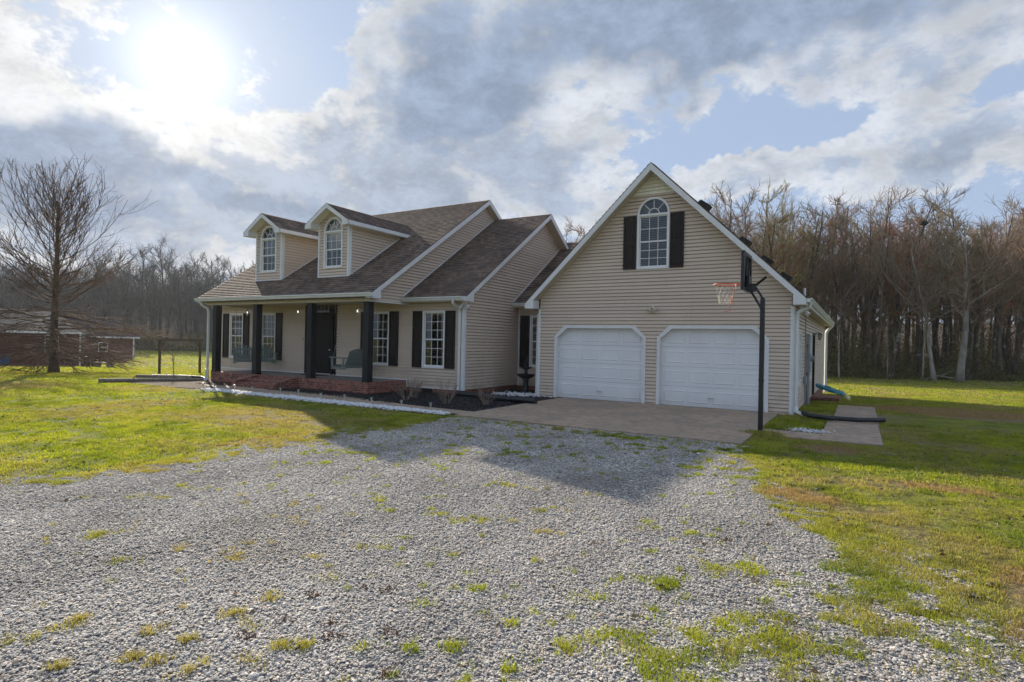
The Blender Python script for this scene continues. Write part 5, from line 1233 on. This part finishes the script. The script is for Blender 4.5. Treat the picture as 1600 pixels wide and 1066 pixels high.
# ------------------------------------------------------------------ loose stones: white strip, gravel
def rocks(name, P, S, m, seed=1, flat=.6):
    """P (n,3) positions, S (n,) sizes -> one mesh of irregular little stones"""
    rs = np.random.RandomState(seed); bm = bmesh.new(); bmesh.ops.create_icosphere(bm, subdivisions=1, radius=1); B = np.array([v.co[:] for v in bm.verts]); Ti = np.array([[v.index for v in f.verts] for f in bm.faces]); bm.free()
    n = len(P); nb = len(B); J = rs.uniform(.7, 1.25, (n, nb, 1)); ax_ = rs.uniform([.7, .7, flat*.7], [1.3, 1.0, flat*1.2], (n, 3))[:, None, :]; V = B[None]*J*ax_*S[:, None, None]
    a = rs.uniform(0, 6.28, n); c, s = np.cos(a)[:, None], np.sin(a)[:, None]; X = V[..., 0]*c-V[..., 1]*s; Y = V[..., 0]*s+V[..., 1]*c; V = np.stack([X, Y, V[..., 2]], -1)+P[:, None, :]
    Fc = (Ti[None]+np.arange(n)[:, None, None]*nb).reshape(-1, 3); return arrmesh(name, V.reshape(-1, 3), Fc, m)
rs = np.random.RandomState(5)
n = 4200; t_ = rs.uniform(0, 1, n)**.9; x = -17.6+t_*9.6; hw_ = np.interp(x, [-17.6, -16.5, -12, -9, -8], [.32, .24, .20, .16, .03]); cy2 = np.interp(x, [-17.6, -16.4, -12, -8], [10.72, 10.74, 10.70, 10.66])
y = cy2+np.clip(rs.normal(0, .52, n), -1.5, 1.25)*hw_*(.75+.6*fbm(x, x*0, 2.5, 2, 4)); o = rocks('white_stones', np.stack([x, y, rs.uniform(.005, .05, n)], 1), rs.uniform(.022, .045, n), 'white_stone', 6); o['kind'] = 'stuff'
n = 200; o = rocks('white_stones', np.stack([rs.normal(-.85, .22, n), rs.normal(13.25, .16, n), rs.uniform(.0, .03, n)], 1), rs.uniform(.012, .036, n), 'white_stone', 7, .4); o['kind'] = 'stuff'
n = 260; o = rocks('white_stones', np.stack([rs.normal(-9.35, .45, n), rs.normal(16.1, .22, n), rs.uniform(.0, .05, n)], 1), rs.uniform(.03, .055, n), 'white_stone', 8, .5); o['kind'] = 'stuff'
# driveway gravel: real stones, instanced on a cloud of points
def drive_points():
    rs = np.random.RandomState(12); out = []
    for (x0, x1, y0, y1, dens, smin, smax) in ((-9.8, 2.6, -1.0, 4.2, 4300, .0045, .0125), (-9.8, 2.6, 4.2, 7.4, 2600, .006, .013), (-9.8, 2.6, 7.4, 10.66, 1300, .0075, .015)):
        n = int((x1-x0)*(y1-y0)*dens); x = rs.uniform(x0, x1, n); y = rs.uniform(y0, y1, n)
        Dp = -x*math.sin(YAW)+y*math.cos(YAW); lat = x*math.cos(YAW)+y*math.sin(YAW); k = (Dp > 1.0) & (np.abs(lat) < Dp*1.1+1.2)
        k &= (gravelness(x, y) > .30+.45*rs.uniform(0, 1, n)); k &= rs.uniform(0, 1, n) > grassiness(x, y)*.75; x, y = x[k], y[k]; s = smin+(smax-smin)*rs.beta(1.3, 3.0, len(x)); big = rs.uniform(0, 1, len(x)) < .012; s[big] *= rs.uniform(1.4, 2.3, len(x))[big]
        out.append(np.stack([x, y, rs.uniform(-.004, .010, len(x)), s], 1))
    return np.concatenate(out)
DP = drive_points()
me = bpy.data.meshes.new('gravel'); me.vertices.add(len(DP)); me.vertices.foreach_set('co', DP[:, :3].astype(np.float32).ravel())
at = me.attributes.new('size', 'FLOAT', 'POINT'); at.data.foreach_set('value', DP[:, 3].astype(np.float32)); me.materials.append(MATS['gravel_stone'])
go = bpy.data.objects.new('gravel', me); col.objects.link(go); go['kind'] = 'stuff'
ng = bpy.data.node_groups.new('stones', 'GeometryNodeTree'); ng.interface.new_socket('Geometry', in_out='INPUT', socket_type='NodeSocketGeometry'); ng.interface.new_socket('Geometry', in_out='OUTPUT', socket_type='NodeSocketGeometry')
gn = N(ng); gi = gn.n('NodeGroupInput'); gout = gn.n('NodeGroupOutput')
vars_ = gn.n('GeometryNodeGeometryToInstance')
for i in range(5):
    ic = gn.n('GeometryNodeMeshIcoSphere'); ic.inputs['Radius'].default_value = 1; ic.inputs['Subdivisions'].default_value = 2
    po = gn.n('GeometryNodeInputPosition'); nz = gn.n('ShaderNodeTexNoise'); nz.inputs['Scale'].default_value = .9; nz.inputs['Detail'].default_value = 2
    ad = gn.n('ShaderNodeVectorMath', operation='ADD'); ng.links.new(po.outputs[0], ad.inputs[0]); ad.inputs[1].default_value = (i*7.3, i*3.1, i*1.7); ng.links.new(ad.outputs[0], nz.inputs['Vector'])
    sb = gn.n('ShaderNodeVectorMath', operation='SUBTRACT'); ng.links.new(nz.outputs['Color'], sb.inputs[0]); sb.inputs[1].default_value = (.5, .5, .5)
    mu = gn.n('ShaderNodeVectorMath', operation='SCALE'); ng.links.new(sb.outputs[0], mu.inputs[0]); mu.inputs['Scale'].default_value = 1.9
    sp = gn.n('GeometryNodeSetPosition'); ng.links.new(ic.outputs['Mesh'], sp.inputs[0]); ng.links.new(mu.outputs[0], sp.inputs['Offset'])
    tf = gn.n('GeometryNodeTransform'); ng.links.new(sp.outputs[0], tf.inputs[0]); tf.inputs['Scale'].default_value = (1.3, .9, (.34, .45, .28, .40, .50)[i])
    ss = gn.n('GeometryNodeSetShadeSmooth'); ng.links.new(tf.outputs[0], ss.inputs[0]); ss.inputs['Shade Smooth'].default_value = False
    sm = gn.n('GeometryNodeSetMaterial'); ng.links.new(ss.outputs[0], sm.inputs[0]); sm.inputs['Material'].default_value = MATS['gravel_stone']
    ng.links.new(sm.outputs[0], vars_.inputs[0])
ip = gn.n('GeometryNodeInstanceOnPoints'); ng.links.new(gi.outputs[0], ip.inputs['Points']); ng.links.new(vars_.outputs[0], ip.inputs['Instance']); ip.inputs['Pick Instance'].default_value = True
rv = gn.n('FunctionNodeRandomValue', data_type='FLOAT_VECTOR'); rv.inputs[0].default_value = (-.35, -.35, 0); rv.inputs[1].default_value = (.35, .35, 6.283)
ng.links.new(rv.outputs[0], ip.inputs['Rotation'])
na = gn.n('GeometryNodeInputNamedAttribute', data_type='FLOAT'); na.inputs['Name'].default_value = 'size'
ng.links.new(na.outputs['Attribute'], ip.inputs['Scale']); ng.links.new(ip.outputs[0], gout.inputs[0])
md = go.modifiers.new('stones', 'NODES'); md.node_group = ng

# ------------------------------------------------------------------ grass
def blades(name, P, hgt, wid, per, seed, m='grass_blade', spread=.035, lean=.55):
    """P (n,2) tuft centres -> single triangles and bent blades"""
    rs = np.random.RandomState(seed); n = len(P)*per; c = np.repeat(P, per, 0); x = c[:, 0]+rs.normal(0, spread, n); y = c[:, 1]+rs.normal(0, spread, n); z = terrain(x, y)-.012
    H_ = (np.repeat(hgt, per) if hasattr(hgt, '__len__') else hgt)*rs.uniform(.5, 1.25, n); a = rs.uniform(0, 6.28, n); b = rs.uniform(0, 6.28, n); w_ = (np.repeat(wid, per) if hasattr(wid, '__len__') else wid)*rs.uniform(.7, 1.3, n)
    ld = rs.uniform(.1, lean, n)*H_; B = np.stack([x, y, z], 1); W_ = np.stack([np.cos(a), np.sin(a), 0*a], 1)*w_[:, None]*.5; L = np.stack([np.cos(b), np.sin(b), 0*b], 1)*ld[:, None]; Zv = np.zeros((n, 3)); Zv[:, 2] = H_
    V = np.stack([B-W_, B+W_, B+Zv*.6+L*.35+W_*.7, B+Zv*.6+L*.35-W_*.7, B+Zv+L], 1).reshape(-1, 3); i = np.arange(n)[:, None]*5
    T = np.concatenate([np.concatenate([i, i+1, i+2], 1), np.concatenate([i, i+2, i+3], 1), np.concatenate([i+3, i+2, i+4], 1)], 0)
    r = np.repeat(np.clip(np.repeat(rs.uniform(0, 1, len(P)), per)*.5+rs.uniform(0, .5, n), 0, 1), 5); o = arrmesh(name, V, T, m, r); o['kind'] = 'stuff'; return o
def blocked(x, y):
    """places where no lawn grows"""
    k = (x > -7.87) & (x < -1.70) & (y > 10.60) & (y < 17)
    k |= (x > -1.73) & (x < .43) & (y > 12.08) & (y < 15.3) & ~((x < -.6) & (y > 12.96))
    k |= (x > -.51) & (x < .44) & (y > 12.0) & (y < 20)
    k |= (x > -22.3) & (x < -7.8) & (y > 10.52+.25*np.clip((-16-x)/3, 0, 1)*0) & (y < 26)
    k |= (x > -23.6) & (x < -1.4) & (y > 14.6) & (y < 31); k |= (x > -24) & (x < -22.2) & (y > 11.5) & (y < 13.2)
    return k
rs = np.random.RandomState(77)
def lawn_pts(x0, x1, y0, y1, dens, Dmin, Dmax, cl=1.0):
    n = int((x1-x0)*(y1-y0)*dens); x = rs.uniform(x0, x1, n); y = rs.uniform(y0, y1, n); Dp = -x*math.sin(YAW)+y*math.cos(YAW); lat = x*math.cos(YAW)+y*math.sin(YAW)
    k = (Dp > Dmin) & (Dp < Dmax) & (np.abs(lat) < Dp*1.15+2.5) & ~blocked(x, y); x, y = x[k], y[k]
    g_ = gravelness(x, y); k = rs.uniform(0, 1, len(x)) > g_*1.15
    c = fbm(x, y, 4.2, 3, 61); c2 = fbm(x, y, .9, 3, 66); k &= rs.uniform(0, 1, len(x)) < np.clip((c-.40)*6*cl+.35+(c2-.5)*2.6, .06, 1); return np.stack([x[k], y[k]], 1)
P1 = lawn_pts(-2.5, 9, .5, 9.5, 1050, 2.2, 9); P2 = lawn_pts(-26, 18, -5, 16, 420, 4, 15); P3 = lawn_pts(-44, 26, -14, 34, 110, 15, 27, .7); P4 = lawn_pts(-70, 40, -25, 60, 22, 27, 48, .6); P5 = lawn_pts(-140, 60, -40, 130, 4.5, 48, 112, .4)
P1 = P1[(-P1[:, 0]*math.sin(YAW)+P1[:, 1]*math.cos(YAW)) < 7.2]; P2 = P2[((-P2[:, 0]*math.sin(YAW)+P2[:, 1]*math.cos(YAW)) >= 7.0) | (P2[:, 0] < -5)]
blades('grass', P1, .026, .0048, 9, 1, spread=.022, lean=.9); blades('grass', P2, .034, .009, 7, 2, spread=.035, lean=.8); blades('grass', P3, .045, .019, 6, 3, spread=.08); blades('grass', P4, .06, .04, 5, 15, spread=.16); blades('grass', P5, .09, .13, 4, 16, spread=.35)
# grass coming through the gravel
n = 300000; x = rs.uniform(-9.4, 3.4, n); y = rs.uniform(.8, 10.62, n); g_ = gravelness(x, y); p = grassiness(x, y); k = (g_ > .3) & (rs.uniform(0, 1, n) < p*.85) & ~blocked(x, y); PG = np.stack([x[k], y[k]], 1)
Dg = -PG[:, 0]*math.sin(YAW)+PG[:, 1]*math.cos(YAW)
blades('grass', PG, .040, np.clip(.004+.0009*(Dg-3), .004, .011), 10, 4, spread=.028, lean=.8)
TF = [(-3.22, 1.6), (-3.1, 1.64), (-3.17, 1.85), (-3.43, 1.77), (-3.91, 1.64), (-3.23, 2.18), (-3.23, 2.42), (-2.86, 1.7), (-2.68, 2.1), (-2.58, 2.16), (-3.43, 1.35), (-3.9, 1.41), (-2.35, 2.9), (-1.9, 2.6), (-1.75, 3.0), (-2.1, 2.45), (-2.2, 3.3), (-1.5, 2.55), (-1.62, 2.3), (-1.4, 2.2), (-1.55, 3.6), (-1.35, 2.9)]
PT = np.concatenate([np.array([(a, b)])+rs.normal(0, .018+.02*rs.uniform(), (6+rs.randint(12), 2)) for a, b in TF])
PT = np.concatenate([PT]+[np.array([(rs.uniform(-6.5, -.9), rs.uniform(2, 8))])+rs.normal(0, .014, (1+rs.randint(4), 2)) for _ in range(90)])
PT = PT[gravelness(PT[:, 0], PT[:, 1]) > .5]
blades('grass', PT, .046, .0042, 16, 5, spread=.016, lean=.8)
WD = np.array([(-2.84, 2.88), (-2.72, 2.94), (-2.94, 2.05), (-2.55, 2.3), (-2.5, 2.36), (-2.3, 2.5), (-2.62, 2.42), (-2.9, 2.3), (-3.05, 2.6), (-1.9, 4.6), (-.7, 6.0), (-1.1, 5.1), (-.95, 5.3), (-.62, 4.5), (-2.0, 2.2)])
PW = np.concatenate([np.array([c])+rs.normal(0, .03, (6, 2)) for c in WD]); blades('weeds', PW, .036, .008, 8, 6, 'weed_red', .02, 1.2)
# mulch chips
n = 16000; x = rs.uniform(-20, -7.9, n); y = rs.uniform(11.2, 15, n); k = ~((y > 13.03) & (x < -12.93)) & (y > 11.5+.3*np.clip((-11-x)/2, 0, 1)) & (y < 14.8) & ~((x > -18.5) & (x < -16.1)); x, y = x[k], y[k]
def fixed(P): return lambda rs_, n_: P
o = scatter('mulch_chips', len(x), fixed(np.stack([x, y, rs.uniform(.0, .035, len(x))], 1)), .028, 'mulch', '', .35, 9, .4)
# ivy-like weeds at the right corner bed and along the drain
n = 260; PB = np.stack([rs.uniform(-1.40, -.62, n), rs.uniform(13.6, 19.5, n)], 1); blades('weeds', PB, .07, .014, 5, 12, 'grass_blade', .03)
n = 260; PB = np.stack([rs.normal(-1.55, .16, n), rs.normal(12.2, .13, n)], 1); blades('weeds', PB, .08, .010, 7, 13, 'grass_blade', .03)
n = 240; PB = np.stack([rs.uniform(-1.7, -1.2, n), rs.uniform(13.0, 16.1, n)], 1); blades('weeds', PB, .07, .010, 6, 14, 'grass_blade', .03)

# dead leaves and straw blown over lawn and drive
n = 5200; x = rs.uniform(-16, 7, n); y = rs.uniform(1.5, 12.4, n); k = ~blocked(x, y) & (rs.uniform(0, 1, n) < np.where(gravelness(x, y) > .5, .16, 1.0)*(.2+1.4*(fbm(x, y, .8, 3, 55) > .5))); x, y = x[k], y[k]
bark('dead_leaf', (.13, .075, .04), (.28, .18, .10), 9, .2)
scatter('fallen_leaves', len(x), fixed(np.stack([x, y, rs.uniform(.012, .03, len(x))], 1)), .022, 'dead_leaf', '', .25, 19, .5)
n = 9000; x = rs.uniform(-1.6, 5, n); y = rs.uniform(2, 12, n); k = ~blocked(x, y) & (fbm(x, y, 1.1, 3, 58) > .47); x, y = x[k], y[k]
bark('straw', (.30, .23, .13), (.46, .37, .22), 9, .2)
scatter('straw', len(x), fixed(np.stack([x, y, rs.uniform(.005, .03, len(x))], 1)), .045, 'straw', '', .2, 20, .05)

# ------------------------------------------------------------------ haze
m = bpy.data.materials.new('haze'); m.use_nodes = True; m.node_tree.nodes.clear(); MATS['haze'] = m; g = N(m.node_tree)
o = g.n('ShaderNodeOutputMaterial'); v = g.n('ShaderNodeVolumePrincipled'); m.node_tree.links.new(v.outputs[0], o.inputs['Volume'])
v.inputs['Color'].default_value = (.90, .95, 1, 1); v.inputs['Density'].default_value = 0.00028; v.inputs['Anisotropy'].default_value = .35
hz = MB().box(-420, 320, -60, 330, -2.6, 26).build('haze', 'haze'); hz['kind'] = 'stuff'
